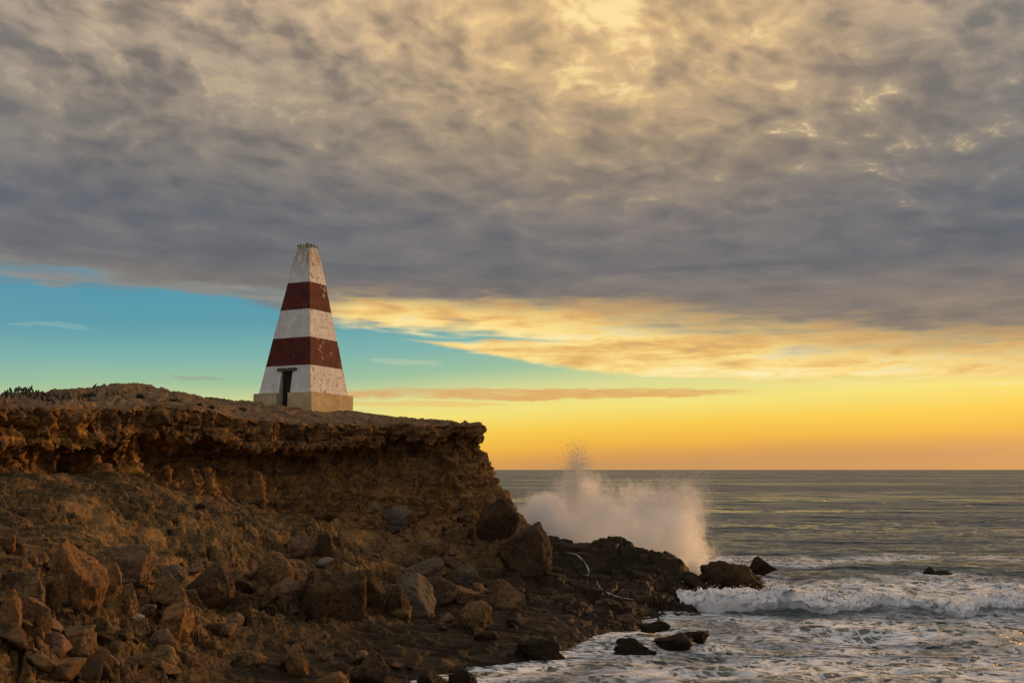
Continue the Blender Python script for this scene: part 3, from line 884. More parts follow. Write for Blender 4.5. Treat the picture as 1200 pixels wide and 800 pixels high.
PL = ob_solve(458.5, 0, 4, lambda z: OB['w0'] / 2)       # plinth height
TOP = 12.45
TOP = ob_solve(288.5, 9, 15, lambda z: OB['wt'] / 2)
half = lambda z: OB['wb'] / 2 + (OB['wt'] - OB['wb']) / 2 * (z - PL) / (TOP - PL)
OB['z1'] = ob_solve(427.0, PL, TOP, half); OB['z2'] = ob_solve(394.0, PL, TOP, half)
OB['z3'] = ob_solve(361.2, PL, TOP, half); OB['z4'] = ob_solve(329.5, PL, TOP, half)
OB['dark_opening'] = ob_solve(433.0, PL, TOP, half)
print('obelisk', PL, TOP, OB)
M['paint'] = paint_material(); M['plinth'] = plinth_material()
M['jamb'] = plain('pale_plaster', (0.50, 0.44, 0.34), 0.85, 0.15, 3.0)
M['dark_opening'] = plain('interior_shade', (0.018, 0.013, 0.010), 0.8, 0.4, 5.0)  # near-black colour paints in the shade of the interior behind the doorway
M['lintel'] = plain('weathered_timber', (0.11, 0.078, 0.055), 0.85, 0.5, 9.0)
DW, DB = 0.50, 0.30                                      # half width of the doorway, height of its sill


def build_obelisk():
    root = empty('obelisk', OBC)
    # local frame: x along -eL (to the right on the doorway face), y along eR (into the tower), so the doorway face looks to -y
    root.rotation_euler = (0, 0, math.atan2(-eL.y, -eL.x))
    tag(root, 'tall tapering obelisk with red and white bands and a doorway, on the clifftop', 'obelisk')
    # shaft: four battered faces as fine grids; cells inside the doorway are left out
    zs = sorted(set(np.r_[np.linspace(PL, TOP, 70), OB['dark_opening']].round(4)))
    us = sorted(set(np.r_[np.linspace(-1, 1, 25)].round(4)))
    V, Q, W = [], [], []
    for k in range(4):
        ca, sa = math.cos(k * math.pi / 2), math.sin(k * math.pi / 2)
        base = len(V); cols = us
        for z in zs:
            h = half(z); dws = DW / h
            row = []
            for u in cols: row.append(u * h)
            if k == 0 and z <= OB['dark_opening'] + 1e-4:        # snap two columns to the doorway's edges
                i0 = int(np.argmin([abs(r + DW) for r in row])); i1 = int(np.argmin([abs(r - DW) for r in row]))
            if k == 0:
                h0 = half(PL); j0 = int(np.argmin([abs(u * h0 + DW) for u in cols])); j1 = int(np.argmin([abs(u * h0 - DW) for u in cols]))
                if z <= OB['dark_opening'] + 1e-4: row[j0] = -DW; row[j1] = DW
            for r in row:
                px, py = r, -h
                V.append((px * ca - py * sa, px * sa + py * ca, z)); W.append({0: .12, 1: 1.0, 2: .5, 3: .3}[k])
        nu = len(cols)
        for i in range(len(zs) - 1):
            for j in range(nu - 1):
                if k == 0 and zs[i + 1] <= OB['dark_opening'] + 1e-4 and j0 <= j < j1: continue
                a = base + i * nu + j
                Q.append((a, a + 1, a + nu + 1, a + nu))
    V = np.array(V, np.float32)
    nz = np.stack([perlin(V * 1.3 + 3), perlin(V * 1.3 + 33), V[:, 0] * 0], 1) * 0.022 + np.stack([perlin(V * 4.1 + 3), perlin(V * 4.1 + 33), V[:, 0] * 0], 1) * 0.010
    edge_lock = np.where((np.abs(V[:, 2] - OB['dark_opening']) < .3) | (V[:, 2] < OB['dark_opening']), 0.3, 1.0)[:, None]
    V += nz * edge_lock
    top = np.abs(V[:, 2] - TOP) < 1e-3                   # crumbled upper edge
    V[top, 2] += fbm(V[top] * 4.0, 3) * 0.16
    up = sstep(TOP - 0.9, TOP, V[:, 2])[:, None]         # worn rounder towards the top
    V[:, :2] *= 1 - 0.13 * up * np.clip(np.abs(V[:, :1] * V[:, 1:2]) / (OB['wt'] / 2) ** 2, 0, 1.2)
    me = mesh_np('shaft', V, Q, smooth=False); fattr(me, 'weather', W)
    link('shaft', me, M['paint'], root)
    # broken cap of rubble on top
    bm = bmesh.new(); bmesh.ops.create_grid(bm, x_segments=14, y_segments=14, size=OB['wt'] / 2 - .01)
    for v in bm.verts:
        r = max(abs(v.co.x), abs(v.co.y)) / (OB['wt'] / 2)
        v.co.z = TOP - .05 + 0.26 * (1 - r ** 3) + 0.06 * math.sin(v.co.x * 19 + 1) * math.cos(v.co.y * 23)
    me = bm_mesh('rubble_top', bm); link('rubble_top', me, M['plinth'], root); fattr(me, 'weather', np.ones(len(me.vertices)))
    # plinth: a block with the doorway cut through its front
    H = OB['w0'] / 2; zb = -1.3; dep = 0.75
    V, Q, W = [], [], []

    def face(p0, p1, p2, p3, w, nu=14, nv=8):
        b0 = len(V); p0, p1, p2, p3 = map(np.array, (p0, p1, p2, p3))
        for i in range(nv + 1):
            for j in range(nu + 1):
                s, t = j / nu, i / nv
                V.append((p0 * (1 - s) + p1 * s) * (1 - t) + (p3 * (1 - s) + p2 * s) * t); W.append(w)
        for i in range(nv):
            for j in range(nu):
                a = b0 + i * (nu + 1) + j; Q.append((a, a + 1, a + nu + 2, a + nu + 1))
    face((-H, -H, zb), (-DW, -H, zb), (-DW, -H, PL), (-H, -H, PL), .1)
    face((DW, -H, zb), (H, -H, zb), (H, -H, PL), (DW, -H, PL), .1)
    face((-DW, -H, zb), (DW, -H, zb), (DW, -H, DB), (-DW, -H, DB), .1)
    face((-DW, -H, DB), (DW, -H, DB), (DW, -H + dep, DB), (-DW, -H + dep, DB), .1, 4, 4)
    face((H, -H, zb), (H, H, zb), (H, H, PL), (H, -H, PL), 1, 24)
    face((H, H, zb), (-H, H, zb), (-H, H, PL), (H, H, PL), .5, 24)
    face((-H, H, zb), (-H, -H, zb), (-H, -H, PL), (-H, H, PL), .3, 24)
    face((-H, -H, PL), (-DW, -H, PL), (-DW, -H + .6, PL), (-H, -H + .6, PL), .3, 8, 3)
    face((DW, -H, PL), (H, -H, PL), (H, -H + .6, PL), (DW, -H + .6, PL), .3, 8, 3)
    face((H - .6, -H + .6, PL), (H, -H + .6, PL), (H, H, PL), (H - .6, H, PL), .6, 3, 16)
    face((-H, -H + .6, PL), (-H + .6, -H + .6, PL), (-H + .6, H, PL), (-H, H, PL), .3, 3, 16)
    face((-H + .6, H - .6, PL), (H - .6, H - .6, PL), (H - .6, H, PL), (-H + .6, H, PL), .3, 12, 3)
    V = np.array(V, np.float32); V += np.stack([perlin(V * 1.7 + 3), perlin(V * 1.7 + 33), perlin(V * 1.7 + 63)], 1) * 0.022
    me = mesh_np('plinth', V, Q, smooth=False); fattr(me, 'weather', W)
    link('plinth', me, M['plinth'], root)
    # doorway: deep plastered reveals and a near-black panel in place of the interior's shade
    yb = -H + dep; zt = OB['dark_opening']; e = 0.012
    bm = bmesh.new()
    def quad(*p): bm.faces.new([bm.verts.new(q) for q in p])
    for s in (-1, 1):
        w = s * (DW - e)
        quad((w, -H + .02, DB + e), (w, yb, DB + e), (w, yb, PL), (w, -H + .02, PL))
        quad((w, -half(PL) + .0, PL), (w, yb, PL), (w, yb, zt), (w, -half(zt) + .0, zt))
    quad((-DW + e, -half(zt), zt - e), (DW - e, -half(zt), zt - e), (DW - e, yb, zt - e), (-DW + e, yb, zt - e))
    bmesh.ops.recalc_face_normals(bm, faces=bm.faces)
    link('door_reveal', bm_mesh('door_reveal', bm), M['jamb'], root)
    bm = bmesh.new()
    for i in range(5):
        x0 = -DW + .02 + i * (2 * DW - .04) / 5
        g = bmesh.ops.create_cube(bm, size=1)['verts']
        for v in g: v.co = Vector((x0 + (v.co.x + .5) * ((2 * DW - .04) / 5 - .012), yb + v.co.y * .05 - .02 + .008 * (i % 2), DB + .02 + (v.co.z + .5) * (zt - DB - .04)))
    link('dark_opening', bm_mesh('dark_opening', bm), M['dark_opening'], root)
    # timber lintel set in the wall over the doorway
    bm = bmesh.new(); lz = zt + .10; lw = .88
    for i in range(22):
        x0 = -lw + i * 2 * lw / 22; g = bmesh.ops.create_cube(bm, size=1)['verts']
        hh = .20 + .05 * random.random() - (.06 if i in (9, 10, 11) else 0)
        for v in g:
            v.co = Vector((x0 + (v.co.x + .5) * 2 * lw / 22 * .999, -half(lz) + v.co.y * .16 + .03 * (random.random() - .5) * 0, lz + v.co.z * hh + .01 * math.sin(i * 2.1)))
    link('lintel', bm_mesh('lintel', bm), M['lintel'], root)
    return root


obelisk = build_obelisk()

# ------------------------------------------------------------------ boulders
def boulder_mesh(name, seed, sx, sy, sz, planes=9, sub=4, rough=1.0, flat=0.0, strat=0.0):
    r = np.random.default_rng(seed)
    bm = bmesh.new(); bmesh.ops.create_icosphere(bm, subdivisions=sub, radius=1)
    V = np.array([v.co[:] for v in bm.verts], np.float32)
    T = np.array([[l.vert.index for l in f.loops] for f in bm.faces], np.int32); bm.free()
    d = V / np.linalg.norm(V, axis=1)[:, None]
    rad = np.full(len(d), 1.25, np.float32)
    for k in range(planes):                              # cut by planes: an angular broken stone
        nrm = r.normal(size=3); nrm /= np.linalg.norm(nrm); off = r.uniform(0.55, 0.95)
        c = d @ nrm.astype(np.float32)
        lim = np.where(c > 0.05, off / np.maximum(c, 0.05), 99); 
        m = np.minimum(rad, lim); kk = 0.025
        rad = np.where(np.abs(rad - lim) < kk, m - (kk - np.abs(rad - lim)) ** 2 / (4 * kk), m)
    V = d * rad[:, None]
    so = r.uniform(0, 90)
    nse = fbm(V * 1.5 + so, 4, 0.55) * 0.14 + fbm(V * 5.0 + so, 4, 0.65) * 0.055 - sstep(.1, .45, perlin(V * 2.2 + so)) * 0.10
    nse += (billow(V * 2.6 + so, 3, .55) - .4) * .10
    if strat: nse += perlin(np.stack([V[:, 0] * .5, V[:, 1] * .5, V[:, 2] * 7 + so], 1)) * 0.07 * strat
    V = V * (1 + nse * rough * 0.62)[:, None]
    V -= (V.max(0) + V.min(0))[None] / 2
    V /= np.abs(V).max(0)[None]
    V = V * np.array([sx, sy, sz], np.float32) / 2
    return mesh_np(name, V.astype(np.float32), None, T, smooth=True)


def place(px, ytop, ybot, wpx, mat, label, seed, name='boulder', cat='boulder', group=None, sink=0.42, turn=None, planes=9, depth=0.85, strat=0.0, sub=5, Y=None, peak=None, rough=1.0):
    if Y is None:
        h = hit(px, ybot)[0]
        hx, hy, hz = h
    else:
        p = at(px, ybot, Y); hx, hy, hz = p
    k = hy / F_PX
    W, H = wpx * k, (ybot - ytop) * k
    H2 = H * (1 + sink)
    me = boulder_mesh(name, seed, W * 1.06, W * depth, H2, planes, sub, rough, strat=strat)
    if peak is not None:                                 # a wedge: high at one end, running out low at the other
        v = np.empty(len(me.vertices) * 3, np.float32); me.vertices.foreach_get('co', v); v = v.reshape(-1, 3)
        t = v[:, 0] / W + 0.5; f = np.interp(t, peak[0], peak[1]); v[:, 2] = (v[:, 2] + H2 / 2) * f - H2 / 2
        me.vertices.foreach_set('co', v.ravel()); me.update()
    o = link(name, me, M[mat])
    o.location = (hx, hy + W * depth * 0.36, hz + H2 / 2 - H * sink)
    o.rotation_euler = (0, 0, 0)
    tag(o, label, cat, group)
    return o


# px, top, bottom, width, material, label, extra
BOULDERS = [
    (75, 636, 704, 74, 'orange', 'biggest orange boulder on the scree slope, with a flat slanting top', dict(planes=7)),
    (62, 671, 709, 38, 'orange', 'orange block leaning on the front of the biggest orange boulder', {}),
    (28, 667, 706, 42, 'tan', 'olive brown boulder left of the orange block, at the picture edge', {}),
    (122, 660, 697, 30, 'orange', 'rounded orange boulder tucked against the right side of the biggest one', {}),
    (151, 640, 686, 46, 'pink', 'pointed pinkish brown boulder with a ridge sloping down to the right', dict(planes=6)),
    (144, 684, 713, 24, 'tan', 'small upright brown stone below the pointed pinkish boulder', {}),
    (193, 672, 709, 40, 'tan', 'tan boulder with a bright right side above the cluster of orange rocks', {}),
    (199, 709, 744, 40, 'orange', 'bright orange rock on top of the small cluster at lower left', {}),
    (209, 722, 746, 22, 'orange', 'small orange lump at the right end of the lower left cluster', {}),
    (185, 738, 759, 34, 'pink', 'wedge shaped pinkish stone lowest in the lower left cluster', dict(planes=6)),
    (163, 641, 653, 13, 'pale', 'small pale stone alone on the earth slope', {}),
    (200, 662, 679, 28, 'grey', 'flat pale grey slab on the slope above the tan boulder', dict(planes=6)),
    (157, 718, 726, 18, 'pale', 'long white sliver of stone beside the bright orange rock', {}),
    (4, 619, 640, 24, 'orange', 'tan rock cut by the left picture edge high on the slope', {}),
    (21, 631, 641, 12, 'pink', 'little round stone beside the tan rock at the left edge', {}),
    (8, 692, 734, 26, 'orange', 'reddish rock cut off by the left picture edge below the olive boulder', {}),
    (30, 700, 728, 38, 'pink', 'reddish flat topped block beside the rock at the left edge', dict(planes=6)),
    (42, 716, 744, 16, 'orange', 'narrow reddish stone standing in front of the flat topped block', {}),
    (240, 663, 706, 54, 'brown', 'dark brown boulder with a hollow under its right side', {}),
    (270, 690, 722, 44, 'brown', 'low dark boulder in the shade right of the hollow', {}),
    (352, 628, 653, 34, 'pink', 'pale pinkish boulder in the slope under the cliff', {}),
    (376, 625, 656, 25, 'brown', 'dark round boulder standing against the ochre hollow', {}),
    (319, 647, 682, 44, 'tan', 'tan block with a squared right edge on the middle of the slope', dict(planes=7)),
    (322, 678, 706, 46, 'pink', 'jagged flat slab leaning below the tan squared block', dict(planes=5)),
    (380, 653, 663, 24, 'pale', 'thin pale grey slab lying tilted above the largest dark boulder', dict(planes=5)),
    (350, 668, 684, 26, 'tan', 'small tan stone resting behind the largest dark boulder', {}),
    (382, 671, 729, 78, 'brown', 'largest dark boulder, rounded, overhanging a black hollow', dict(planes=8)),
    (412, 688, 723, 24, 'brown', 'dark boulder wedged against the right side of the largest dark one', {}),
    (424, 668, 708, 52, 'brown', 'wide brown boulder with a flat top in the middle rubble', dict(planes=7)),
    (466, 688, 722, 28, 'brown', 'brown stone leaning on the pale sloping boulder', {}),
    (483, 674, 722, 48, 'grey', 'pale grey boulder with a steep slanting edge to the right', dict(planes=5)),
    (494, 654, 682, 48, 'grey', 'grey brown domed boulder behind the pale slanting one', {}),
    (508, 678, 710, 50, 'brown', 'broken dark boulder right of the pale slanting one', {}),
    (545, 688, 707, 38, 'tan', 'ragged tan stone with bright chips beside the broken dark boulder', {}),
    (549, 662, 684, 26, 'grey', 'small grey pointed stone above the square block', dict(planes=6)),
    (557, 706, 736, 36, 'tan', 'tilted cube shaped block on the flat shore rock', dict(planes=6)),
    (594, 681, 713, 40, 'tan', 'squarish upright block near the start of the dark ledge', dict(planes=6)),
    (615, 614, 674, 62, 'brown', 'massive brown boulder at the foot of the headland, against the spray', dict(planes=8, sub=5)),
    (583, 584, 634, 48, 'brown', 'tall rock piled between the cliff end and the massive boulder', dict(planes=8, sub=5)),
    (571, 617, 629, 13, 'grey', 'little pale stone in a niche under the cliff end', {}),
    (506, 632, 652, 28, 'tan', 'tan stone in the rubble under the right half of the cliff', {}),
    (531, 613, 634, 30, 'tan', 'sharp tan rock just below the shaded cliff face', {}),
    (460, 592, 620, 42, 'grey', 'layered grey block sticking out of the cliff foot', dict(planes=6, strat=1.0)),
    (440, 588, 600, 20, 'grey', 'small white flecked stone left of the layered block', {}),
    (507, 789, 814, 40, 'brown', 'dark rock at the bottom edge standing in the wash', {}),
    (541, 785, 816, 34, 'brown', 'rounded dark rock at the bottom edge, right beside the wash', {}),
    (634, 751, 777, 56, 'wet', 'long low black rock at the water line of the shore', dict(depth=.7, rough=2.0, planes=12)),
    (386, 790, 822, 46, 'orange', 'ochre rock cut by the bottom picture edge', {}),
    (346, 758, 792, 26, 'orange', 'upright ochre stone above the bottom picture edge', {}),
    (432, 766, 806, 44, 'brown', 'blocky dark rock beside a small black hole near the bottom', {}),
    (288, 764, 778, 40, 'tan', 'flat tan slab low on the shaded rock at bottom left', dict(planes=5)),
]
for i, (px, a, b_, w, mt, lab, kw) in enumerate(BOULDERS):
    place(px, a, b_, w, mt, lab, 100 + i, **kw)

# rocks standing in the sea
place(745, 749, 768, 48, 'wet', 'black rock in the wash, largest of the three in front of the ledge', 301, 'sea_rock', 'rock', rough=2.0, planes=12, depth=.8, Y=46.0, sink=.5)
place(789, 745, 758, 46, 'wet', 'black rock in the wash, between two others in front of the ledge', 302, 'sea_rock', 'rock', rough=2.0, planes=12, depth=.8, Y=47.2, sink=.5)
place(816, 740, 750, 36, 'wet', 'smallest and rightmost black rock in the wash before the ledge', 303, 'sea_rock', 'rock', rough=2.0, planes=12, depth=.8, Y=48.6, sink=.5)
place(768, 728, 738, 34, 'wet', 'low black rock right at the foot of the dark ledge', 304, 'sea_rock', 'rock', rough=2.0, planes=12, depth=.8, Y=51.2, sink=.5)
fallrock = place(863, 659, 694, 92, 'brown', 'broad low brown rock in the surf just off the tip of the dark ledge', 305, 'sea_rock', 'rock', rough=2.4, strat=.6, depth=.75, Y=66.5, sink=.9, planes=12, peak=([0, .1, .25, .5, .75, .9, 1], [.80, .95, 1.0, 1.0, .93, .88, .7]))
place(897, 652, 667, 32, 'wet', 'pointed rock sticking up behind the broad surf rock', 309, 'sea_rock', 'rock', rough=1.8, depth=.5, Y=77, sink=.5, planes=9, peak=([0, .1, .25, .5, .75, 1], [.55, 1.0, 1.1, .78, .55, .4]))
place(1104, 662, 674, 40, 'wet', 'low far rock awash on the right, beyond the breaking wave', 307, 'sea_rock', 'rock', depth=.5, Y=78.5, sink=.5, planes=9, peak=([0, .15, .4, .7, 1], [.9, 1.0, .62, .66, .4]))
place(813, 672, 700, 30, 'wet', 'jagged knob of rock at the tip of the dark ledge', 308, 'sea_rock', 'rock', depth=.9, Y=65.0, sink=.4, planes=8)

# loose stones of the scree: one mesh of each kind, then copies
stone_meshes = []
for i in range(12):
    me = boulder_mesh('stone', 500 + i, 1, 0.9, 0.75, 11, 4, 0.6)
    me.materials.append(M[['tan', 'brown', 'brown', 'tan', 'pink', 'brown'][i % 6]]); stone_meshes.append(me)
occupied = [(o.location.x, o.location.y) for o in COL.objects if o.name.startswith('boulder')]
count = 0; tries = 0
while count < 290 and tries < 9000:
    tries += 1
    px = random.uniform(-5, 620); py = random.uniform(590, 795)
    h, dist, nrm = hit(px, py)
    if h.z < 0.25 or h.z > 7.6: continue
    clump = perlin(np.array([[h.x * .25, h.y * .25, 3.3]]))[0]
    if clump < random.uniform(-.35, .25): continue
    s = 0.16 + 1.0 * random.random() ** 2.3
    if py < 640 and px < 300: s *= 0.55
    o = bpy.data.objects.new('stone', random.choice(stone_meshes)); COL.objects.link(o)
    o.location = (h.x, h.y, h.z + s * 0.08)
    o.rotation_euler = (random.uniform(-.5, .5), random.uniform(-.5, .5), random.uniform(0, 6.28)); o.scale = (s, s * random.uniform(.7, 1.1), s * random.uniform(.6, 1))
    tag(o, 'small loose stone lying in the rubble between cliff and shore', 'stone', 'loose stones of the scree')
    count += 1

# ------------------------------------------------------------------ water threads running down the dark ledge and the surf rock
def trickle(pts, w, label, name='water_trickle', bv=None, thick=.45):
    P_ = spline(np.array([(a, b, 0) for a, b in pts], float), [14] * (len(pts) - 1))
    rr = random.Random(len(label)); rows = []
    T_ = np.gradient(P_[:, :2], axis=0); T_ /= np.linalg.norm(T_, axis=1)[:, None]
    o = Vector((0, 0, CAM_Z))
    for i, q in enumerate(P_):
        nx_, ny_ = -T_[i, 1], T_[i, 0]; ww = w * 9.5 * (0.35 + 0.75 * math.sin(math.pi * (i + 1) / (len(P_) + 1)) * (0.7 + .5 * math.sin(i * .23 + len(label)))); row = []
        for s_ in (-1, -.35, .35, 1):
            d = ray(q[0] + nx_ * ww * s_ + .35 * math.sin(i * .9), q[1] + ny_ * ww * s_).normalized(); best = None
            for b in ([BV[0]] if bv is None else bv):
                h, nrm, _, dist = b.ray_cast(o, d)
                if h and (best is None or dist < best[1]): best = (h, dist)
            row.append(best and best[0] - d * (.012 if abs(s_) > .9 else .022))
        if all(row) and max((row[k] - row[0]).length for k in (1, 2, 3)) < 1.2: rows.append(row)
        else: rows.append(None)
    V, Q = [], []; prev = None
    for row in rows:
        if row is None: continue
        b0 = len(V); V += row
        if prev is not None:
            for k in range(3): Q.append((prev + k, prev + k + 1, b0 + k + 1, b0 + k))
        prev = b0
    if not Q: print('trickle without ground:', label); return
    me = mesh_np(name, np.array([tuple(v) for v in V]), Q); fattr(me, 'thick', np.full(len(V), thick))
    o = link(name, me, M['white']); tag(o, label, 'water')


trickle([(664, 646), (676, 650), (684, 657), (689, 665), (690, 672), (687, 674)], 0.06, 'upper white thread of water running down the dark ledge')
trickle([(699, 679), (702, 686), (709, 692), (719, 697), (730, 700), (742, 702)], 0.05, 'lower white thread of water curving along the foot of the dark ledge')
bpy.context.view_layer.update()
# ------------------------------------------------------------------ birds
M['bird'] = plain('dark_plumage', (0.022, 0.019, 0.017), 0.7, 0.4, 20)
M['bush'] = plain('dark_leaves', (0.035, 0.040, 0.020), 0.8, 0.4, 9)


def bird_mesh(seed, upright):
    r = random.Random(seed)
    # spine from tail tip to bill tip: (forward, up, half width, half height)
    up = upright
    sp = [(-.150, .055 - .04 * up, .016, .008), (-.10, .085 - .03 * up, .036, .026), (-.055, .115, .062, .060), (0, .145 + .02 * up, .072, .074), (.040, .185 + .04 * up, .058, .056),
          (.055, .225 + .05 * up, .040, .036), (.062, .255 + .06 * up, .040, .036), (.085, .265 + .06 * up, .030, .028), (.105, .260 + .06 * up, .010, .010), (.135, .254 + .06 * up, .004, .004)]
    V, Q = [], []; m = 8
    for i, (f, u, a, b) in enumerate(sp):
        for k in range(m):
            t = 2 * math.pi * k / m; V.append((f, a * math.cos(t), u + b * math.sin(t)))
        if i:
            for k in range(m):
                a0 = (i - 1) * m; Q.append((a0 + k, a0 + (k + 1) % m, a0 + m + (k + 1) % m, a0 + m + k))
    for s in (-1, 1):                                    # legs
        b0 = len(V)
        for (f, u) in ((0.0, .12), (.01, -.01)):
            for k in range(4):
                t = 2 * math.pi * k / 4; V.append((f + .007 * math.cos(t), s * .022 + .007 * math.sin(t), u))
        for k in range(4): Q.append((b0 + k, b0 + (k + 1) % 4, b0 + 4 + (k + 1) % 4, b0 + 4 + k))
    me = mesh_np('bird', np.array(V), Q); me.materials.append(M['bird']); return me


bird_meshes = [bird_mesh(i, u) for i, u in enumerate((-.3, 0.1, 0.5, 0.9))]
bpy.context.view_layer.update()
mw = obelisk.matrix_world
htw = OB['wt'] / 2
tops = [(-.95, -.95), (-.5, -1.0), (0.05, -.95), (.55, -1.0), (1.0, -.95), (1.0, -.4), (.95, .2), (1.0, .8), (-.98, -.3), (-.95, .4), (0, 0), (-.35, .2), (.3, .35)]
tlabel = {10: 'dark bird standing highest, in the middle of the obelisk top'}
for i, (a, b_) in enumerate(tops):
    r = max(abs(a), abs(b_))
    o = bpy.data.objects.new('bird', bird_meshes[i % 4]); COL.objects.link(o)
    zz = TOP + (0.19 if r < .6 else 0.02)
    o.location = mw @ Vector((a * htw * .93, b_ * htw * .93, zz)); o.rotation_euler = (0, 0, random.uniform(0, 6.28)); s = 0.75 + .2 * random.random(); o.scale = (s, s, s)
    tag(o, tlabel.get(i, 'small dark bird perched on the crumbling rim of the obelisk'), 'bird', 'birds on the obelisk')
n_b = 0
for px, py in [(3, 464), (6, 463), (9, 463), (12, 460), (13, 462), (18, 456), (19, 459), (21, 460), (22, 457), (25, 456), (27, 459), (29, 458), (31, 456), (33, 457), (36, 459), (38, 460),
               (42, 462), (44, 463), (50, 464), (52, 465), (57, 466), (59, 466), (62, 466), (65, 467), (68, 467), (73, 468), (75, 468), (79, 469), (82, 469), (100, 466), (26, 463), (32, 465), (41, 468),
               (49, 470), (55, 471), (61, 471), (62, 473), (72, 472), (17, 464), (8, 467), (36, 466), (45, 466), (92, 468), (97, 470), (105, 470), (111, 455), (23, 467), (13, 467), (30, 462), (34, 461)]:
    Yb = None
    for dy in range(0, 14):
        d = ray(px, py + dy).normalized(); h = BV[1].ray_cast(Vector((0, 0, CAM_Z)), d)[0]
        if h: Yb = h; break
    if not Yb: continue
    o = bpy.data.objects.new('bird', random.choice(bird_meshes)); COL.objects.link(o)
    o.location = (Yb.x, Yb.y, Yb.z - .005); o.rotation_euler = (0, 0, random.uniform(0, 6.28)); s = random.uniform(0.8, 1.15); o.scale = (s, s, s)
    tag(o, 'small dark bird in the flock standing on the clifftop at far left', 'bird', 'flock of birds on the clifftop'); n_b += 1
print('birds', n_b)

# ------------------------------------------------------------------ low cushion plants on the clifftop
def cushion(px, py, w, h, label, seed):
    r = np.random.default_rng(seed); hh = hit(px, py)[0]; k = hh.y / F_PX; W, H = w * k, h * k
    V, Q = [], []
    for i in range(420):
        a, e = r.uniform(0, 6.283), math.asin(r.uniform(0, 1)); rr = r.uniform(.55, 1.0) * (0.8 + .3 * math.sin(a * 3 + seed))
        c = np.array([math.cos(a) * math.cos(e) * W / 2 * rr, math.sin(a) * math.cos(e) * W / 2 * rr, math.sin(e) * H * rr])
        u = r.normal(size=3); u /= np.linalg.norm(u); v = np.cross(u, r.normal(size=3)); v /= np.linalg.norm(v); s = .05
        b0 = len(V); V += [c - u * s, c + v * s * .5, c + u * s, c - v * s * .5]; Q.append((b0, b0 + 1, b0 + 2, b0 + 3))
    o = link('shrub', mesh_np('shrub', np.array(V), Q, smooth=False), M['bush']); o.location = hh
    tag(o, label, 'shrub', 'low plants on the clifftop')


cushion(107, 464, 11, 4, 'dark cushion plant on the left rise of the clifftop', 1)
cushion(164, 466, 10, 5, 'round dark cushion plant in the middle of the clifftop rise', 2)
cushion(204, 470, 18, 3, 'long flat mat of dark plants on the right shoulder of the rise', 3)
cushion(234, 475, 7, 3, 'small dark plant left of two others near the cliff lip', 4)
cushion(248, 478, 7, 3, 'small dark plant at the cliff lip, middle one of three', 5)
cushion(283, 481, 13, 4, 'dark plant on the clifftop just left of the obelisk foot', 6)

# ------------------------------------------------------------------ burst of spray behind the ledge
SPX, SPY = at(712, 600, 76).x, 76.0
kpx = 76 / F_PX


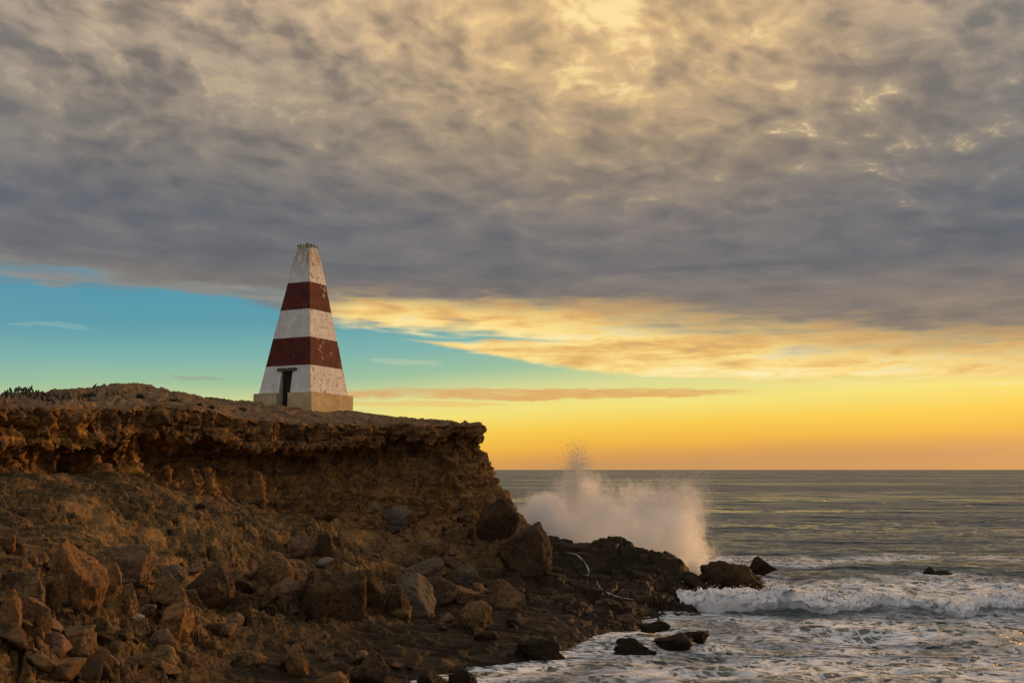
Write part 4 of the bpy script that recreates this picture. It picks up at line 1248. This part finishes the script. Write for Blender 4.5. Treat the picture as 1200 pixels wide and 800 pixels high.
def build_spray():
    root = empty('sea_spray', (SPX, SPY, 0)); tag(root, 'high white burst of sea spray exploding behind the dark ledge', 'spray')
    # mist: a rounded closed body with an uneven density
    bm = bmesh.new(); bmesh.ops.create_icosphere(bm, subdivisions=5, radius=1)
    V = np.array([v.co[:] for v in bm.verts], np.float32); T = np.array([[l.vert.index for l in f.loops] for f in bm.faces], np.int32); bm.free()
    V = np.sign(V) * np.abs(V) ** 0.45                   # a roomy rounded box, so that the mist ends by itself and not at the hull
    V = np.c_[V[:, 0] * 9.4, V[:, 1] * 4.4, V[:, 2] * 5.6 + 5.0]
    me = mesh_np('mist', V, None, T)
    m = bpy.data.materials.new('spray_mist'); m.use_nodes = True; nt = m.node_tree; nt.nodes.clear(); n = N(nt)
    out = n.new('ShaderNodeOutputMaterial'); pv = n.new('ShaderNodeVolumePrincipled'); nt.links.new(pv.outputs[0], out.inputs['Volume'])
    tc = n.new('ShaderNodeTexCoord'); pos = S(nt, tc.outputs['Object'])
    x, y, z = n.sep(pos)
    n1 = n.noise(pos, 0.55, 4.0, 0.6); n2 = n.noise(n.vmul(pos, (1, 1, 0.6)), 1.9, 6.0, 0.68)
    n3 = n.noise(n.vmul(pos, (1.3, 1, 0.5)), 4.2, 4.0, 0.7)
    # several puffs
    def puff(cx, cz, rx, rz, k, ry=2.6):
        a, b, c = (x - cx) / rx, y / ry, (z - cz) / rz
        r = (a * a + b * b + c * c) + (n1 - 0.5) * 2.4 + (n2 - 0.5) * 2.6 + (n3 - 0.5) * 1.8
        return n.step(r, 0.0, 1.25, k, 0.0)
    dns = puff(-4.3, 3.2, 3.2, 3.0, 1.25)
    for a in ((-1.4, 3.2, 3.6, 4.0, 0.62), (-2.0, 6.0, 2.0, 2.0, 0.16), (2.0, 3.2, 3.4, 3.6, 0.50), (4.6, 3.0, 2.4, 3.6, 0.75), (5.8, 5.4, 1.6, 1.8, 0.14), (0.8, 1.6, 6.8, 2.2, 0.55), (-5.8, 4.4, 1.4, 1.4, 0.25)):
        dns = dns.max(puff(*a))
    _set(nt, pv.inputs['Density'], dns * n.step(n.noise(pos, 3.0, 5.0, 0.7), 0.3, 0.7, 0.35, 1.6) * 2.3)
    pv.inputs['Color'].default_value = (0.995, 0.995, 0.995, 1); pv.inputs['Anisotropy'].default_value = 0.5
    m.cycles.homogeneous_volume = False
    mi = link('mist', me, m, root)
    # droplets: tiny tetrahedra thrown up along fans
    r = np.random.default_rng(5); Ps, Sz = [], []
    def jets(x0, num, ang, spread, rise, rise_var, drops, s0, s1, base=1.1):
        for _ in range(num):                             # each jet: a thin ballistic streak of drops that loosens as it rises
            a = ang + spread * r.normal(); h = max(.8, rise + rise_var * r.normal()); m_ = int(drops * r.uniform(.4, 1.6))
            t = r.random(m_) ** .75; z = .8 + h * (2 * t - t * t); xx = x0 + r.normal() * base + math.tan(a) * h * t * 1.25
            w = .06 + .42 * t; yy = r.normal() * 1.4
            Ps.append(np.c_[xx + r.normal(size=m_) * w, yy + r.normal(size=m_) * w, z + r.normal(size=m_) * w * 1.2]); Sz.append(s0 + (s1 - s0) * r.random(m_) ** 3)
    jets(-2.35, 14, 0.02, .03, 7.6, .9, 1100, .006, .027, .3); jets(-2.2, 14, 0.0, .08, 6.2, .8, 900, .004, .018, .5)
    jets(-1.6, 60, -.02, .22, 5.0, .7, 1500, .004, .014); jets(-3.8, 60, -.42, .22, 4.3, .6, 1300, .004, .014)
    jets(1.6, 80, .10, .25, 4.7, .7, 1500, .004, .014); jets(4.0, 80, .14, .15, 5.2, .7, 1500, .004, .015); jets(5.0, 40, .14, .11, 3.6, .7, 1300, .004, .014)
    Pd = np.concatenate(Ps); Sd = np.concatenate(Sz); keep = (Pd[:, 2] > .4) & (Pd[:, 2] < 10.4) & (r.random(len(Pd)) < .03 + .85 * np.maximum(sstep(4.2, 6.8, Pd[:, 2] + .9 * perlin((Pd * .6).astype(np.float32))), sstep(5.2, 7.2, Pd[:, 0]))); Pd, Sd = Pd[keep], Sd[keep]
    tet = np.array([(1, 1, 1), (1, -1, -1), (-1, 1, -1), (-1, -1, 1)], float)
    Vt = (Pd[:, None] + tet[None] * Sd[:, None, None]).reshape(-1, 3)
    b0 = np.arange(len(Pd)) * 4
    Tr = np.concatenate([np.stack([b0 + a, b0 + b, b0 + c], 1) for a, b, c in ((0, 1, 2), (0, 3, 1), (0, 2, 3), (1, 3, 2))])
    dm, n, b, o = material('spray_drops'); b.inputs['Base Color'].default_value = (0.9, 0.9, 0.9, 1); b.inputs['Roughness'].default_value = 0.4
    tr = n.new('ShaderNodeBsdfTranslucent'); tr.inputs[0].default_value = (0.9, 0.9, 0.9, 1); mx = n.new('ShaderNodeMixShader'); mx.inputs[0].default_value = 0.5
    dm.node_tree.links.new(b.outputs[0], mx.inputs[1]); dm.node_tree.links.new(tr.outputs[0], mx.inputs[2]); dm.node_tree.links.new(mx.outputs[0], o.inputs[0]); M['drops'] = dm
    dr = link('droplets', mesh_np('droplets', Vt, None, Tr), dm, root); dr['kind'] = 'stuff'

    # drops tossed up along the crest of the broken wave
    v = BW['v']; q = v[r.integers(0, len(v), 9000)] + np.abs(r.normal(size=(9000, 3))) * np.array([.0, .0, .20]) + r.normal(size=(9000, 3)) * np.array([.12, .25, .03])
    sz = .006 + .020 * r.random(9000) ** 3; cl = perlin(np.c_[q[:, :2] * .8, q[:, 2] * 0].astype(np.float32)); kp = cl > r.uniform(-.3, .4, 9000); q, sz = q[kp], sz[kp]
    Vt = (q[:, None] + tet[None] * sz[:, None, None]).reshape(-1, 3); b0 = np.arange(len(q)) * 4
    Tr = np.concatenate([np.stack([b0 + a, b0 + b, b0 + c], 1) for a, b, c in ((0, 1, 2), (0, 3, 1), (0, 2, 3), (1, 3, 2))])
    dr = link('droplets', mesh_np('droplets', Vt, None, Tr), dm, BW['ob']); dr['kind'] = 'stuff'


build_spray()
